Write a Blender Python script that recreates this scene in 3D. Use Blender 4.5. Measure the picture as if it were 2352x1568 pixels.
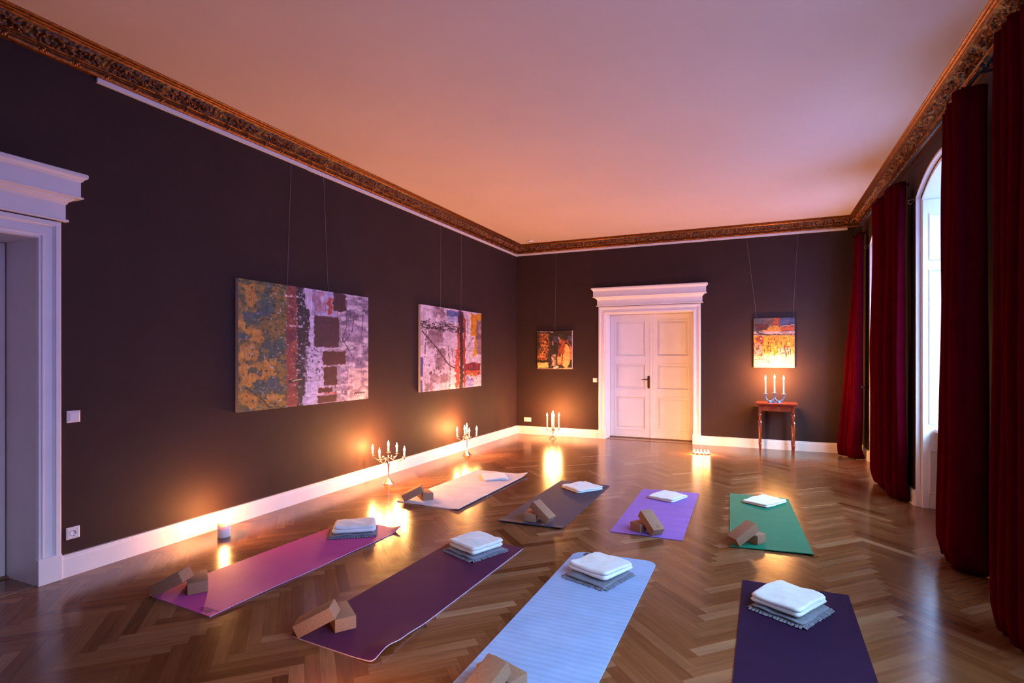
import bpy, bmesh, math, random
import numpy as np
from mathutils import Vector, Matrix, noise as mnoise

random.seed(7)
PI = math.pi
scene = bpy.context.scene
COL = scene.collection
for o in list(bpy.data.objects):
    bpy.data.objects.remove(o)

# ------------------------------------------------------------------ camera
FPX, VX, HY, CAM_H = 1268.0, 1741.0, 818.0, 1.55
TH = math.atan((VX - 1176.0) / FPX)
cam_data = bpy.data.cameras.new('camera')
cam_data.sensor_width = 36.0
cam_data.lens = FPX / 2352.0 * 36.0
cam_data.shift_y = (HY - 784.0) / 2352.0
cam_data.clip_start = 0.05
cam = bpy.data.objects.new('camera', cam_data)
cam.location = (0, 0, CAM_H)
cam.rotation_euler = (PI / 2, 0, TH)
COL.objects.link(cam)
scene.camera = cam

# ------------------------------------------------------------------ world, exposure
scene.view_settings.view_transform = 'Standard'
scene.view_settings.look = 'None'
scene.view_settings.gamma = 1.0
scene.view_settings.use_curve_mapping = False
scene.view_settings.exposure = 0.0
scene.cycles.sample_clamp_indirect = 6.0
scene.cycles.caustics_reflective = False
scene.cycles.caustics_refractive = False
scene.cycles.max_bounces = 10
scene.cycles.diffuse_bounces = 6

world = bpy.data.worlds.new('dusk_sky')
scene.world = world
world.use_nodes = True
wt = world.node_tree
wt.nodes.clear()
w_out = wt.nodes.new('ShaderNodeOutputWorld')
w_bg = wt.nodes.new('ShaderNodeBackground')
w_tc = wt.nodes.new('ShaderNodeTexCoord')
w_sep = wt.nodes.new('ShaderNodeSeparateXYZ')
w_ramp = wt.nodes.new('ShaderNodeValToRGB')
w_map = wt.nodes.new('ShaderNodeMapRange')
w_map.inputs[1].default_value = -1.0
w_map.inputs[2].default_value = 1.0
wt.links.new(w_tc.outputs['Generated'], w_sep.inputs[0])
wt.links.new(w_sep.outputs[2], w_map.inputs[0])
wt.links.new(w_map.outputs[0], w_ramp.inputs[0])
cr = w_ramp.color_ramp
cr.elements[0].position = 0.0
cr.elements[0].color = (0.050, 0.085, 0.28, 1)
cr.elements[1].position = 1.0
cr.elements[1].color = (0.62, 0.98, 1.35, 1)
for p_, c_ in ((0.44, (0.050, 0.085, 0.28)), (0.49, (0.055, 0.090, 0.30)), (0.61, (0.095, 0.160, 0.48)), (0.71, (0.38, 0.62, 1.0)), (0.80, (0.62, 0.98, 1.35))):
    e = cr.elements.new(p_); e.color = (*c_, 1)
wt.links.new(w_ramp.outputs[0], w_bg.inputs[0])
# the evening sky is brightest to one side (towards +x, -y)
w_dot = wt.nodes.new('ShaderNodeVectorMath'); w_dot.operation = 'DOT_PRODUCT'
w_dot.inputs[1].default_value = (0.45, -0.89, 0.0)
wt.links.new(w_tc.outputs['Generated'], w_dot.inputs[0])
w_az = wt.nodes.new('ShaderNodeValToRGB')
w_mr2 = wt.nodes.new('ShaderNodeMapRange'); w_mr2.inputs[1].default_value = -1.0; w_mr2.inputs[2].default_value = 1.0
wt.links.new(w_dot.outputs['Value'], w_mr2.inputs[0]); wt.links.new(w_mr2.outputs[0], w_az.inputs[0])
az = w_az.color_ramp
az.elements[0].position = 0.0; az.elements[0].color = (0.12, 0.12, 0.12, 1)
az.elements[1].position = 1.0; az.elements[1].color = (0.55, 0.55, 0.55, 1)
for p_, v_ in ((0.45, 0.20), (0.70, 0.27), (0.86, 0.42)):
    e = az.elements.new(p_); e.color = (v_, v_, v_, 1)
w_mul = wt.nodes.new('ShaderNodeMath'); w_mul.operation = 'MULTIPLY'
w_mul.inputs[1].default_value = 116.0
wt.links.new(w_az.outputs[0], w_mul.inputs[0]); wt.links.new(w_mul.outputs[0], w_bg.inputs[1])
wt.links.new(w_bg.outputs[0], w_out.inputs[0])

CANDLE_W = 30.0          # power of one candle flame
CANDLE_COL = (1.0, 0.41, 0.115)

# ------------------------------------------------------------------ room numbers
XL, XR, YB, YF, H = -4.45, 1.50, 10.21, -1.20, 3.76
WIN_C = [8.70, 6.12, 3.54, 0.96]
WIN_HALF = 0.80

for i, wc in enumerate(WIN_C):          # sky portals in the window openings
    ld = bpy.data.lights.new('window_portal', 'AREA')
    ld.shape = 'RECTANGLE'
    ld.size = 1.7
    ld.size_y = 3.4
    ld.cycles.is_portal = True
    lo = bpy.data.objects.new('window_portal', ld)
    lo.location = (XR + 0.62, wc, 1.75)
    lo.rotation_euler = (PI / 2, 0, PI / 2)
    COL.objects.link(lo)

# ------------------------------------------------------------------ helpers
def tag(o, label=None, cat=None, group=None, kind=None):
    if label: o['label'] = label
    if cat: o['category'] = cat
    if group: o['group'] = group
    if kind: o['kind'] = kind
    return o

def empty(name, loc=(0, 0, 0), rz=0.0):
    o = bpy.data.objects.new(name, None)
    o.location = loc
    o.rotation_euler = (0, 0, rz)
    o.empty_display_size = 0.1
    COL.objects.link(o)
    return o

class MB:
    """collects shapes, builds one mesh object"""
    def __init__(s):
        s.bm = bmesh.new()
    def face(s, vs):
        try: s.bm.faces.new(vs)
        except ValueError: pass
    def box(s, a, b, bev=0.0, mat=None):
        x0, y0, z0 = a; x1, y1, z1 = b
        co = [(x0,y0,z0),(x1,y0,z0),(x1,y1,z0),(x0,y1,z0),(x0,y0,z1),(x1,y0,z1),(x1,y1,z1),(x0,y1,z1)]
        tmp = bmesh.new()
        vs = [tmp.verts.new(c) for c in co]
        for f in ((0,3,2,1),(4,5,6,7),(0,1,5,4),(1,2,6,5),(2,3,7,6),(3,0,4,7)):
            tmp.faces.new([vs[i] for i in f])
        if bev > 0:
            bmesh.ops.bevel(tmp, geom=tmp.edges[:], offset=bev, segments=2, affect='EDGES', profile=0.6)
        if mat is not None:
            bmesh.ops.transform(tmp, matrix=mat, verts=tmp.verts[:])
        s.merge(tmp)
        return s
    def merge(s, tmp):
        me = bpy.data.meshes.new('t')
        tmp.to_mesh(me); tmp.free()
        s.bm.from_mesh(me)
        bpy.data.meshes.remove(me)
    def lathe(s, prof, c=(0, 0, 0), n=24, sx=1.0, sy=1.0, cap=True):
        """prof: list of (radius, z)"""
        rings = []
        for r, z in prof:
            rings.append([s.bm.verts.new((c[0] + r*sx*math.cos(2*PI*i/n), c[1] + r*sy*math.sin(2*PI*i/n), c[2] + z)) for i in range(n)])
        for a, b in zip(rings, rings[1:]):
            for i in range(n):
                j = (i + 1) % n
                s.face([a[i], a[j], b[j], b[i]])
        if cap:
            s.face(list(reversed(rings[0]))); s.face(rings[-1])
        return s
    def tube(s, pts, r, n=10, cap=True):
        """r: number or list"""
        pts = [Vector(p) for p in pts]
        rs = r if isinstance(r, (list, tuple)) else [r]*len(pts)
        t0 = (pts[1]-pts[0]).normalized()
        up = Vector((0,0,1)) if abs(t0.z) < .9 else Vector((1,0,0))
        u = t0.cross(up).normalized()
        rings = []
        for i, p in enumerate(pts):
            t = (pts[min(i+1, len(pts)-1)] - pts[max(i-1, 0)]).normalized()
            u = (u - t*u.dot(t)).normalized()
            v = t.cross(u)
            rings.append([s.bm.verts.new(p + (u*math.cos(2*PI*k/n) + v*math.sin(2*PI*k/n))*rs[i]) for k in range(n)])
        for a, b in zip(rings, rings[1:]):
            for i in range(n):
                j = (i+1) % n
                s.face([a[i], a[j], b[j], b[i]])
        if cap:
            s.face(list(reversed(rings[0]))); s.face(rings[-1])
        return s
    def grid(s, P, closed_u=False, closed_v=False):
        """P[i][j] points"""
        V = [[s.bm.verts.new(p) for p in row] for row in P]
        nu, nv = len(V), len(V[0])
        for i in range(nu if closed_u else nu-1):
            for j in range(nv if closed_v else nv-1):
                s.face([V[i][j], V[(i+1) % nu][j], V[(i+1) % nu][(j+1) % nv], V[i][(j+1) % nv]])
        return V
    def prism(s, poly, axis, a, b):
        """extrude a 2D polygon (list of (p,q)) along an axis from a to b; p,q are the other two axes in order"""
        def mk(p, q, w):
            return {'x': (w, p, q), 'y': (p, w, q), 'z': (p, q, w)}[axis]
        A = [s.bm.verts.new(mk(p, q, a)) for p, q in poly]
        B = [s.bm.verts.new(mk(p, q, b)) for p, q in poly]
        s.face(list(reversed(A))); s.face(B)
        n = len(poly)
        for i in range(n):
            j = (i+1) % n
            s.face([A[i], A[j], B[j], B[i]])
        return s
    def build(s, name, mat, parent=None, smooth=False, weld=False, angle=None):
        if weld: bmesh.ops.remove_doubles(s.bm, verts=s.bm.verts[:], dist=1e-5)
        bmesh.ops.recalc_face_normals(s.bm, faces=s.bm.faces[:])
        me = bpy.data.meshes.new(name)
        s.bm.to_mesh(me); s.bm.free()
        if smooth:
            me.polygons.foreach_set('use_smooth', [True]*len(me.polygons))
            if angle is not None:
                try: me.set_sharp_from_angle(angle=angle)
                except Exception: pass
        mats = mat if isinstance(mat, (list, tuple)) else [mat]
        for m in mats: me.materials.append(m)
        o = bpy.data.objects.new(name, me)
        COL.objects.link(o)
        if parent is not None: o.parent = parent
        return o

def copy_tree(o, parent=None):
    c = o.copy(); COL.objects.link(c)
    if parent is not None: c.parent = parent
    for ch in [k for k in bpy.data.objects if k.parent is o]:
        copy_tree(ch, c)
    return c

# ------------------------------------------------------------------ materials
def new_mat(name):
    m = bpy.data.materials.new(name)
    m.use_nodes = True
    nt = m.node_tree
    b = nt.nodes['Principled BSDF']
    return m, nt, b

def N(nt, t, **kw):
    n = nt.nodes.new('ShaderNode' + t)
    for k, v in kw.items(): setattr(n, k, v)
    return n

def simple(name, col, rough=0.5, metal=0.0, noise_scale=None, noise_amt=0.15, bump=0.0, bump_scale=200.0, spec=0.5, sheen=0.0, coat=0.0, sss=0.0):
    m, nt, b = new_mat(name)
    b.inputs['Base Color'].default_value = (*col, 1)
    b.inputs['Roughness'].default_value = rough
    b.inputs['Metallic'].default_value = metal
    b.inputs['Specular IOR Level'].default_value = spec
    if sheen: 
        b.inputs['Sheen Weight'].default_value = sheen
        b.inputs['Sheen Roughness'].default_value = 0.4
    if coat: b.inputs['Coat Weight'].default_value = coat
    if sss:
        b.inputs['Subsurface Weight'].default_value = sss
        b.inputs['Subsurface Radius'].default_value = (0.03, 0.015, 0.008)
        b.inputs['Subsurface Scale'].default_value = 1.0
    tc = N(nt, 'TexCoord')
    if noise_scale:
        nz = N(nt, 'TexNoise'); nz.inputs['Scale'].default_value = noise_scale; nz.inputs['Detail'].default_value = 4
        nt.links.new(tc.outputs['Object'], nz.inputs['Vector'])
        mx = N(nt, 'Mix', data_type='RGBA', blend_type='MULTIPLY')
        mx.inputs[0].default_value = 1.0
        mx.inputs[6].default_value = (*col, 1)
        mr = N(nt, 'MapRange'); mr.inputs[1].default_value = 0.3; mr.inputs[2].default_value = 0.7
        mr.inputs[3].default_value = 1 - noise_amt; mr.inputs[4].default_value = 1 + noise_amt
        nt.links.new(nz.outputs[0], mr.inputs[0])
        nt.links.new(mr.outputs[0], mx.inputs[7])
        nt.links.new(mx.outputs[2], b.inputs['Base Color'])
    if bump:
        nz2 = N(nt, 'TexNoise'); nz2.inputs['Scale'].default_value = bump_scale; nz2.inputs['Detail'].default_value = 3
        nt.links.new(tc.outputs['Object'], nz2.inputs['Vector'])
        bp = N(nt, 'Bump'); bp.inputs['Strength'].default_value = bump; bp.inputs['Distance'].default_value = 0.004
        nt.links.new(nz2.outputs[0], bp.inputs['Height'])
        nt.links.new(bp.outputs[0], b.inputs['Normal'])
    return m

M = {}
M['wall'] = simple('aubergine_wall_paint', (0.036, 0.0170, 0.0145), 0.74, noise_scale=3.0, noise_amt=0.10, bump=0.06, bump_scale=60, spec=0.26)
M['ceiling'] = simple('ceiling_paint', (0.70, 0.555, 0.47), 0.85, noise_scale=0.9, noise_amt=0.03, bump=0.03, bump_scale=30)
M['white'] = simple('white_lacquer', (0.80, 0.76, 0.74), 0.38, noise_scale=5, noise_amt=0.03, spec=0.5)
M['white_window'] = simple('white_window_paint', (0.80, 0.78, 0.77), 0.42, noise_scale=5, noise_amt=0.03)
M['plastic'] = simple('white_plastic', (0.78, 0.76, 0.74), 0.3)
M['dark_plastic'] = simple('dark_plastic_gap', (0.03, 0.03, 0.04), 0.4)
M['black_metal'] = simple('black_iron', (0.012, 0.011, 0.012), 0.4, metal=0.6)
M['silver'] = simple('tarnished_silver', (0.62, 0.58, 0.54), 0.22, metal=1.0, noise_scale=60, noise_amt=0.3)
M['steel'] = simple('brushed_steel', (0.6, 0.58, 0.55), 0.3, metal=1.0)
M['brass'] = simple('aged_brass', (0.10, 0.05, 0.025), 0.35, metal=0.8)
M['velvet'] = simple('red_velvet', (0.060, 0.0010, 0.005), 1.0, noise_scale=8, noise_amt=0.12, bump=0.1, bump_scale=300, spec=0.0)
M['wax'] = simple('white_wax', (0.88, 0.84, 0.78), 0.45, sss=0.5)
M['wick'] = simple('burnt_wick', (0.01, 0.008, 0.006), 0.9)
M['mahogany'] = simple('mahogany', (0.20, 0.035, 0.014), 0.22, noise_scale=14, noise_amt=0.3, coat=0.4)
M['blue_glaze'] = simple('blue_glazed_ceramic', (0.10, 0.24, 0.42), 0.15, noise_scale=40, noise_amt=0.35, coat=0.6)
M['cord'] = simple('nylon_cord', (0.35, 0.30, 0.30), 0.4)
M['canvas_edge'] = simple('raw_canvas_edge', (0.45, 0.40, 0.36), 0.8, bump=0.2, bump_scale=400)
M['pink_cup'] = simple('pink_candle_cup', (0.75, 0.25, 0.22), 0.25, spec=0.6)
M['radiator'] = simple('radiator_enamel', (0.78, 0.75, 0.72), 0.3)
M['rosette'] = simple('gilded_rosette', (0.42, 0.17, 0.05), 0.35, metal=0.9, noise_scale=50, noise_amt=0.3)
M['towel'] = simple('white_terry', (0.80, 0.79, 0.79), 0.95, noise_scale=20, noise_amt=0.05, bump=0.9, bump_scale=420, sheen=0.3, spec=0.15)
M['blanket'] = simple('grey_wool', (0.19, 0.19, 0.23), 0.95, noise_scale=60, noise_amt=0.15, bump=0.6, bump_scale=350, spec=0.1)
M['label_black'] = simple('black_woven_label', (0.008, 0.006, 0.010), 0.7)
M['label_text'] = simple('faint_label_print', (0.20, 0.17, 0.22), 0.7)
M['ring_mark'] = simple('branded_ring_mark', (0.05, 0.025, 0.015), 0.8)

def flame_mat():
    m = bpy.data.materials.new('flame')
    m.use_nodes = True
    nt = m.node_tree; nt.nodes.clear()
    out = N(nt, 'OutputMaterial'); em = N(nt, 'Emission'); tr = N(nt, 'BsdfTransparent'); ad = N(nt, 'AddShader')
    em.inputs[0].default_value = (1.0, 0.72, 0.36, 1); em.inputs[1].default_value = 26.0
    nt.links.new(em.outputs[0], ad.inputs[0]); nt.links.new(tr.outputs[0], ad.inputs[1])
    nt.links.new(ad.outputs[0], out.inputs[0])
    m.cycles.emission_sampling = 'NONE'
    return m
M['flame'] = flame_mat()

def cork():
    m, nt, b = new_mat('cork')
    tc = N(nt, 'TexCoord')
    v = N(nt, 'TexVoronoi'); v.inputs['Scale'].default_value = 420
    nz = N(nt, 'TexNoise'); nz.inputs['Scale'].default_value = 170; nz.inputs['Detail'].default_value = 5
    nt.links.new(tc.outputs['Object'], v.inputs['Vector']); nt.links.new(tc.outputs['Object'], nz.inputs['Vector'])
    r = N(nt, 'ValToRGB')
    r.color_ramp.elements[0].position = 0.15; r.color_ramp.elements[0].color = (0.20, 0.085, 0.045, 1)
    r.color_ramp.elements[1].position = 0.70; r.color_ramp.elements[1].color = (0.36, 0.18, 0.105, 1)
    mx = N(nt, 'Math', operation='ADD')
    sp = N(nt, 'SeparateColor')
    nt.links.new(v.outputs['Color'], sp.inputs[0])
    ml = N(nt, 'Math', operation='MULTIPLY'); ml.inputs[1].default_value = 0.35
    nt.links.new(sp.outputs[0], ml.inputs[0])
    ml2 = N(nt, 'Math', operation='MULTIPLY'); ml2.inputs[1].default_value = 0.62
    nt.links.new(nz.outputs[0], ml2.inputs[0])
    nt.links.new(ml.outputs[0], mx.inputs[0]); nt.links.new(ml2.outputs[0], mx.inputs[1])
    nt.links.new(mx.outputs[0], r.inputs[0]); nt.links.new(r.outputs[0], b.inputs['Base Color'])
    b.inputs['Roughness'].default_value = 0.85
    bp = N(nt, 'Bump'); bp.inputs['Strength'].default_value = 0.25; bp.inputs['Distance'].default_value = 0.002
    nt.links.new(nz.outputs[0], bp.inputs['Height']); nt.links.new(bp.outputs[0], b.inputs['Normal'])
    return m
M['cork'] = cork()

def glass():
    m = bpy.data.materials.new('window_glass')
    m.use_nodes = True
    nt = m.node_tree; nt.nodes.clear()
    out = N(nt, 'OutputMaterial'); tr = N(nt, 'BsdfTransparent'); gl = N(nt, 'BsdfGlossy'); mx = N(nt, 'MixShader'); fr = N(nt, 'Fresnel')
    tr.inputs[0].default_value = (0.93, 0.96, 0.97, 1)
    gl.inputs['Roughness'].default_value = 0.02
    geo = N(nt, 'NewGeometry'); io = N(nt, 'MapRange')     # the exit face of the pane must not act as a mirror
    io.inputs[3].default_value = 1.45; io.inputs[4].default_value = 1/1.45
    nt.links.new(geo.outputs['Backfacing'], io.inputs[0]); nt.links.new(io.outputs[0], fr.inputs[0])
    nt.links.new(fr.outputs[0], mx.inputs[0]); nt.links.new(tr.outputs[0], mx.inputs[1]); nt.links.new(gl.outputs[0], mx.inputs[2])
    nt.links.new(mx.outputs[0], out.inputs[0])
    return m
M['glass'] = glass()

def parquet():
    m, nt, b = new_mat('oak_herringbone_parquet')
    uv = N(nt, 'UVMap'); uv.uv_map = 'uv'
    at = N(nt, 'Attribute'); at.attribute_name = 'tone'
    # grain stretched along the plank (u runs 0..L, v 0..w)
    mp = N(nt, 'Mapping'); mp.inputs['Scale'].default_value = (2.2, 26.0, 1.0)
    nt.links.new(uv.outputs[0], mp.inputs[0])
    ad = N(nt, 'VectorMath', operation='ADD')
    cmb = N(nt, 'CombineXYZ')
    mu = N(nt, 'Math', operation='MULTIPLY'); mu.inputs[1].default_value = 57.0
    nt.links.new(at.outputs['Fac'], mu.inputs[0]); nt.links.new(mu.outputs[0], cmb.inputs[2]); nt.links.new(mu.outputs[0], cmb.inputs[0])
    nt.links.new(mp.outputs[0], ad.inputs[0]); nt.links.new(cmb.outputs[0], ad.inputs[1])
    nz = N(nt, 'TexNoise'); nz.inputs['Scale'].default_value = 1.0; nz.inputs['Detail'].default_value = 6; nz.inputs['Roughness'].default_value = 0.6
    nz.inputs['Distortion'].default_value = 0.6
    nt.links.new(ad.outputs[0], nz.inputs['Vector'])
    base = N(nt, 'ValToRGB')
    els = base.color_ramp.elements
    els[0].position = 0.0; els[0].color = (0.088, 0.026, 0.008, 1)
    els[1].position = 1.0; els[1].color = (0.32, 0.175, 0.092, 1)
    for p, c in ((0.3, (0.145, 0.047, 0.015)), (0.6, (0.190, 0.074, 0.028)), (0.82, (0.245, 0.113, 0.053))):
        e = els.new(p); e.color = (*c, 1)
    nt.links.new(at.outputs['Fac'], base.inputs[0])
    mr = N(nt, 'MapRange'); mr.inputs[1].default_value = 0.3; mr.inputs[2].default_value = 0.72; mr.inputs[3].default_value = 0.72; mr.inputs[4].default_value = 1.18
    nt.links.new(nz.outputs[0], mr.inputs[0])
    mx = N(nt, 'Mix', data_type='RGBA', blend_type='MULTIPLY'); mx.inputs[0].default_value = 1.0
    nt.links.new(base.outputs[0], mx.inputs[6]); nt.links.new(mr.outputs[0], mx.inputs[7])
    # joints: distance to the plank edge from the second uv (0..1)
    uv2 = N(nt, 'UVMap'); uv2.uv_map = 'edge'
    sp = N(nt, 'SeparateXYZ'); nt.links.new(uv2.outputs[0], sp.inputs[0])
    def edge(o, wdt):
        a = N(nt, 'Math', operation='SUBTRACT'); a.inputs[1].default_value = 0.5; nt.links.new(o, a.inputs[0])
        c = N(nt, 'Math', operation='ABSOLUTE'); nt.links.new(a.outputs[0], c.inputs[0])
        d = N(nt, 'MapRange'); d.inputs[1].default_value = 0.5 - wdt; d.inputs[2].default_value = 0.5; d.inputs[3].default_value = 0; d.inputs[4].default_value = 1
        nt.links.new(c.outputs[0], d.inputs[0])
        return d.outputs[0]
    ex, ey = edge(sp.outputs[0], 0.004), edge(sp.outputs[1], 0.022)
    mxm = N(nt, 'Math', operation='MAXIMUM'); nt.links.new(ex, mxm.inputs[0]); nt.links.new(ey, mxm.inputs[1])
    mx2 = N(nt, 'Mix', data_type='RGBA', blend_type='MIX')
    fm = N(nt, 'Math', operation='MULTIPLY'); fm.inputs[1].default_value = 0.5
    nt.links.new(mxm.outputs[0], fm.inputs[0]); nt.links.new(fm.outputs[0], mx2.inputs[0])
    nt.links.new(mx.outputs[2], mx2.inputs[6]); mx2.inputs[7].default_value = (0.05, 0.025, 0.014, 1)
    nt.links.new(mx2.outputs[2], b.inputs['Base Color'])
    # varnish: gentle waviness, a bit of variation in gloss
    tc = N(nt, 'TexCoord')
    n2 = N(nt, 'TexNoise'); n2.inputs['Scale'].default_value = 9.0; n2.inputs['Detail'].default_value = 5
    nt.links.new(tc.outputs['Object'], n2.inputs['Vector'])
    rr = N(nt, 'MapRange'); rr.inputs[3].default_value = 0.15; rr.inputs[4].default_value = 0.25
    nt.links.new(n2.outputs[0], rr.inputs[0]); nt.links.new(rr.outputs[0], b.inputs['Roughness'])
    n3 = N(nt, 'TexNoise'); n3.inputs['Scale'].default_value = 46.0; n3.inputs['Detail'].default_value = 3
    nt.links.new(tc.outputs['Object'], n3.inputs['Vector'])
    bp = N(nt, 'Bump'); bp.inputs['Strength'].default_value = 0.07; bp.inputs['Distance'].default_value = 0.0014
    nt.links.new(n3.outputs[0], bp.inputs['Height'])
    bp2 = N(nt, 'Bump'); bp2.inputs['Strength'].default_value = 0.02; bp2.inputs['Distance'].default_value = 0.0010
    nt.links.new(nz.outputs[0], bp2.inputs['Height']); nt.links.new(bp.outputs[0], bp2.inputs['Normal'])
    nt.links.new(bp2.outputs[0], b.inputs['Normal'])
    b.inputs['Specular IOR Level'].default_value = 0.5
    return m
M['parquet'] = parquet()

def cornice_mat():
    m, nt, b = new_mat('gilded_plaster')
    at = N(nt, 'Attribute'); at.attribute_name = 'relief'
    tc = N(nt, 'TexCoord')
    nz = N(nt, 'TexNoise'); nz.inputs['Scale'].default_value = 35; nz.inputs['Detail'].default_value = 5
    nt.links.new(tc.outputs['Object'], nz.inputs['Vector'])
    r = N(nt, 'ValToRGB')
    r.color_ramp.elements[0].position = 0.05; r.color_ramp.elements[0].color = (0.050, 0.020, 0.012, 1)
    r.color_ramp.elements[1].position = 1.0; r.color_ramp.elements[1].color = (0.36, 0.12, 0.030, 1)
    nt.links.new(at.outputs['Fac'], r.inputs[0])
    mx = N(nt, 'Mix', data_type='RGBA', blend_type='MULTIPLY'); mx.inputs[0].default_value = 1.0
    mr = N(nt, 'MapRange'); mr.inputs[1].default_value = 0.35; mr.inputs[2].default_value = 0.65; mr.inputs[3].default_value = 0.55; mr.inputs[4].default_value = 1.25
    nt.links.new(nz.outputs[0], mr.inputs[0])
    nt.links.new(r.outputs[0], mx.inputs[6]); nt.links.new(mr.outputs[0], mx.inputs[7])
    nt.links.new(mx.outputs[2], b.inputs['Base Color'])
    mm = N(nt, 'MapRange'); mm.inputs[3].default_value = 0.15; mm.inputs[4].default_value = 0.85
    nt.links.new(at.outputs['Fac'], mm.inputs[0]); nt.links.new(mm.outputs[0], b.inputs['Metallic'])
    b.inputs['Roughness'].default_value = 0.36
    n2 = N(nt, 'TexNoise'); n2.inputs['Scale'].default_value = 120; n2.inputs['Detail'].default_value = 3
    nt.links.new(tc.outputs['Object'], n2.inputs['Vector'])
    bp = N(nt, 'Bump'); bp.inputs['Strength'].default_value = 0.25; bp.inputs['Distance'].default_value = 0.004
    nt.links.new(n2.outputs[0], bp.inputs['Height']); nt.links.new(bp.outputs[0], b.inputs['Normal'])
    return m
M['cornice'] = cornice_mat()

def mat_rubber(name, col, kind='smooth', rough=0.55, spec=0.4, edge=None):
    m, nt, b = new_mat(name)
    uv = N(nt, 'UVMap'); uv.uv_map = 'uv'
    tc = N(nt, 'TexCoord')
    b.inputs['Roughness'].default_value = rough
    b.inputs['Specular IOR Level'].default_value = spec
    nz = N(nt, 'TexNoise'); nz.inputs['Scale'].default_value = 6; nz.inputs['Detail'].default_value = 3
    nt.links.new(tc.outputs['Object'], nz.inputs['Vector'])
    mr = N(nt, 'MapRange'); mr.inputs[1].default_value = 0.3; mr.inputs[2].default_value = 0.7; mr.inputs[3].default_value = 0.93; mr.inputs[4].default_value = 1.07
    nt.links.new(nz.outputs[0], mr.inputs[0])
    mx = N(nt, 'Mix', data_type='RGBA', blend_type='MULTIPLY'); mx.inputs[0].default_value = 1.0
    mx.inputs[6].default_value = (*col, 1)
    nt.links.new(mr.outputs[0], mx.inputs[7])
    last = mx.outputs[2]
    if kind == 'grain':
        v = N(nt, 'TexVoronoi'); v.inputs['Scale'].default_value = 330
        nt.links.new(tc.outputs['Object'], v.inputs['Vector'])
        bp = N(nt, 'Bump'); bp.inputs['Strength'].default_value = 0.5; bp.inputs['Distance'].default_value = 0.0015
        nt.links.new(v.outputs[0], bp.inputs['Height']); nt.links.new(bp.outputs[0], b.inputs['Normal'])
    elif kind == 'ribs':
        w = N(nt, 'TexWave'); w.wave_type = 'BANDS'; w.bands_direction = 'Y'; w.inputs['Scale'].default_value = 7.0; w.inputs['Distortion'].default_value = 1.2
        w.inputs['Detail'].default_value = 1.0
        nt.links.new(uv.outputs[0], w.inputs['Vector'])
        w2 = N(nt, 'TexWave'); w2.wave_type = 'BANDS'; w2.bands_direction = 'X'; w2.inputs['Scale'].default_value = 55.0; w2.inputs['Distortion'].default_value = 2.0
        nt.links.new(uv.outputs[0], w2.inputs['Vector'])
        a = N(nt, 'Math', operation='MULTIPLY_ADD'); a.inputs[1].default_value = 0.5
        nt.links.new(w2.outputs[1], a.inputs[0]); nt.links.new(w.outputs[1], a.inputs[2])
        bp = N(nt, 'Bump'); bp.inputs['Strength'].default_value = 0.35; bp.inputs['Distance'].default_value = 0.003
        nt.links.new(a.outputs[0], bp.inputs['Height']); nt.links.new(bp.outputs[0], b.inputs['Normal'])
        mr2 = N(nt, 'MapRange'); mr2.inputs[3].default_value = 0.90; mr2.inputs[4].default_value = 1.05
        nt.links.new(a.outputs[0], mr2.inputs[0])
        mx3 = N(nt, 'Mix', data_type='RGBA', blend_type='MULTIPLY'); mx3.inputs[0].default_value = 1.0
        nt.links.new(last, mx3.inputs[6]); nt.links.new(mr2.outputs[0], mx3.inputs[7]); last = mx3.outputs[2]
    elif kind == 'cloth':
        n2 = N(nt, 'TexNoise'); n2.inputs['Scale'].default_value = 5; n2.inputs['Detail'].default_value = 6
        nt.links.new(tc.outputs['Object'], n2.inputs['Vector'])
        bp = N(nt, 'Bump'); bp.inputs['Strength'].default_value = 0.5; bp.inputs['Distance'].default_value = 0.02
        nt.links.new(n2.outputs[0], bp.inputs['Height']); nt.links.new(bp.outputs[0], b.inputs['Normal'])
    else:
        n2 = N(nt, 'TexNoise'); n2.inputs['Scale'].default_value = 260; n2.inputs['Detail'].default_value = 2
        nt.links.new(tc.outputs['Object'], n2.inputs['Vector'])
        bp = N(nt, 'Bump'); bp.inputs['Strength'].default_value = 0.15; bp.inputs['Distance'].default_value = 0.001
        nt.links.new(n2.outputs[0], bp.inputs['Height']); nt.links.new(bp.outputs[0], b.inputs['Normal'])
    nt.links.new(last, b.inputs['Base Color'])
    return m

def attr_paint(name):
    m, nt, b = new_mat(name)
    at = N(nt, 'Attribute'); at.attribute_name = 'paint'
    nt.links.new(at.outputs['Color'], b.inputs['Base Color'])
    b.inputs['Roughness'].default_value = 0.5
    sp = N(nt, 'RGBToBW'); nt.links.new(at.outputs['Color'], sp.inputs[0])
    bp = N(nt, 'Bump'); bp.inputs['Strength'].default_value = 0.35; bp.inputs['Distance'].default_value = 0.003
    nt.links.new(sp.outputs[0], bp.inputs['Height']); nt.links.new(bp.outputs[0], b.inputs['Normal'])
    return m
M['paint'] = attr_paint('oil_paint')

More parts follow.
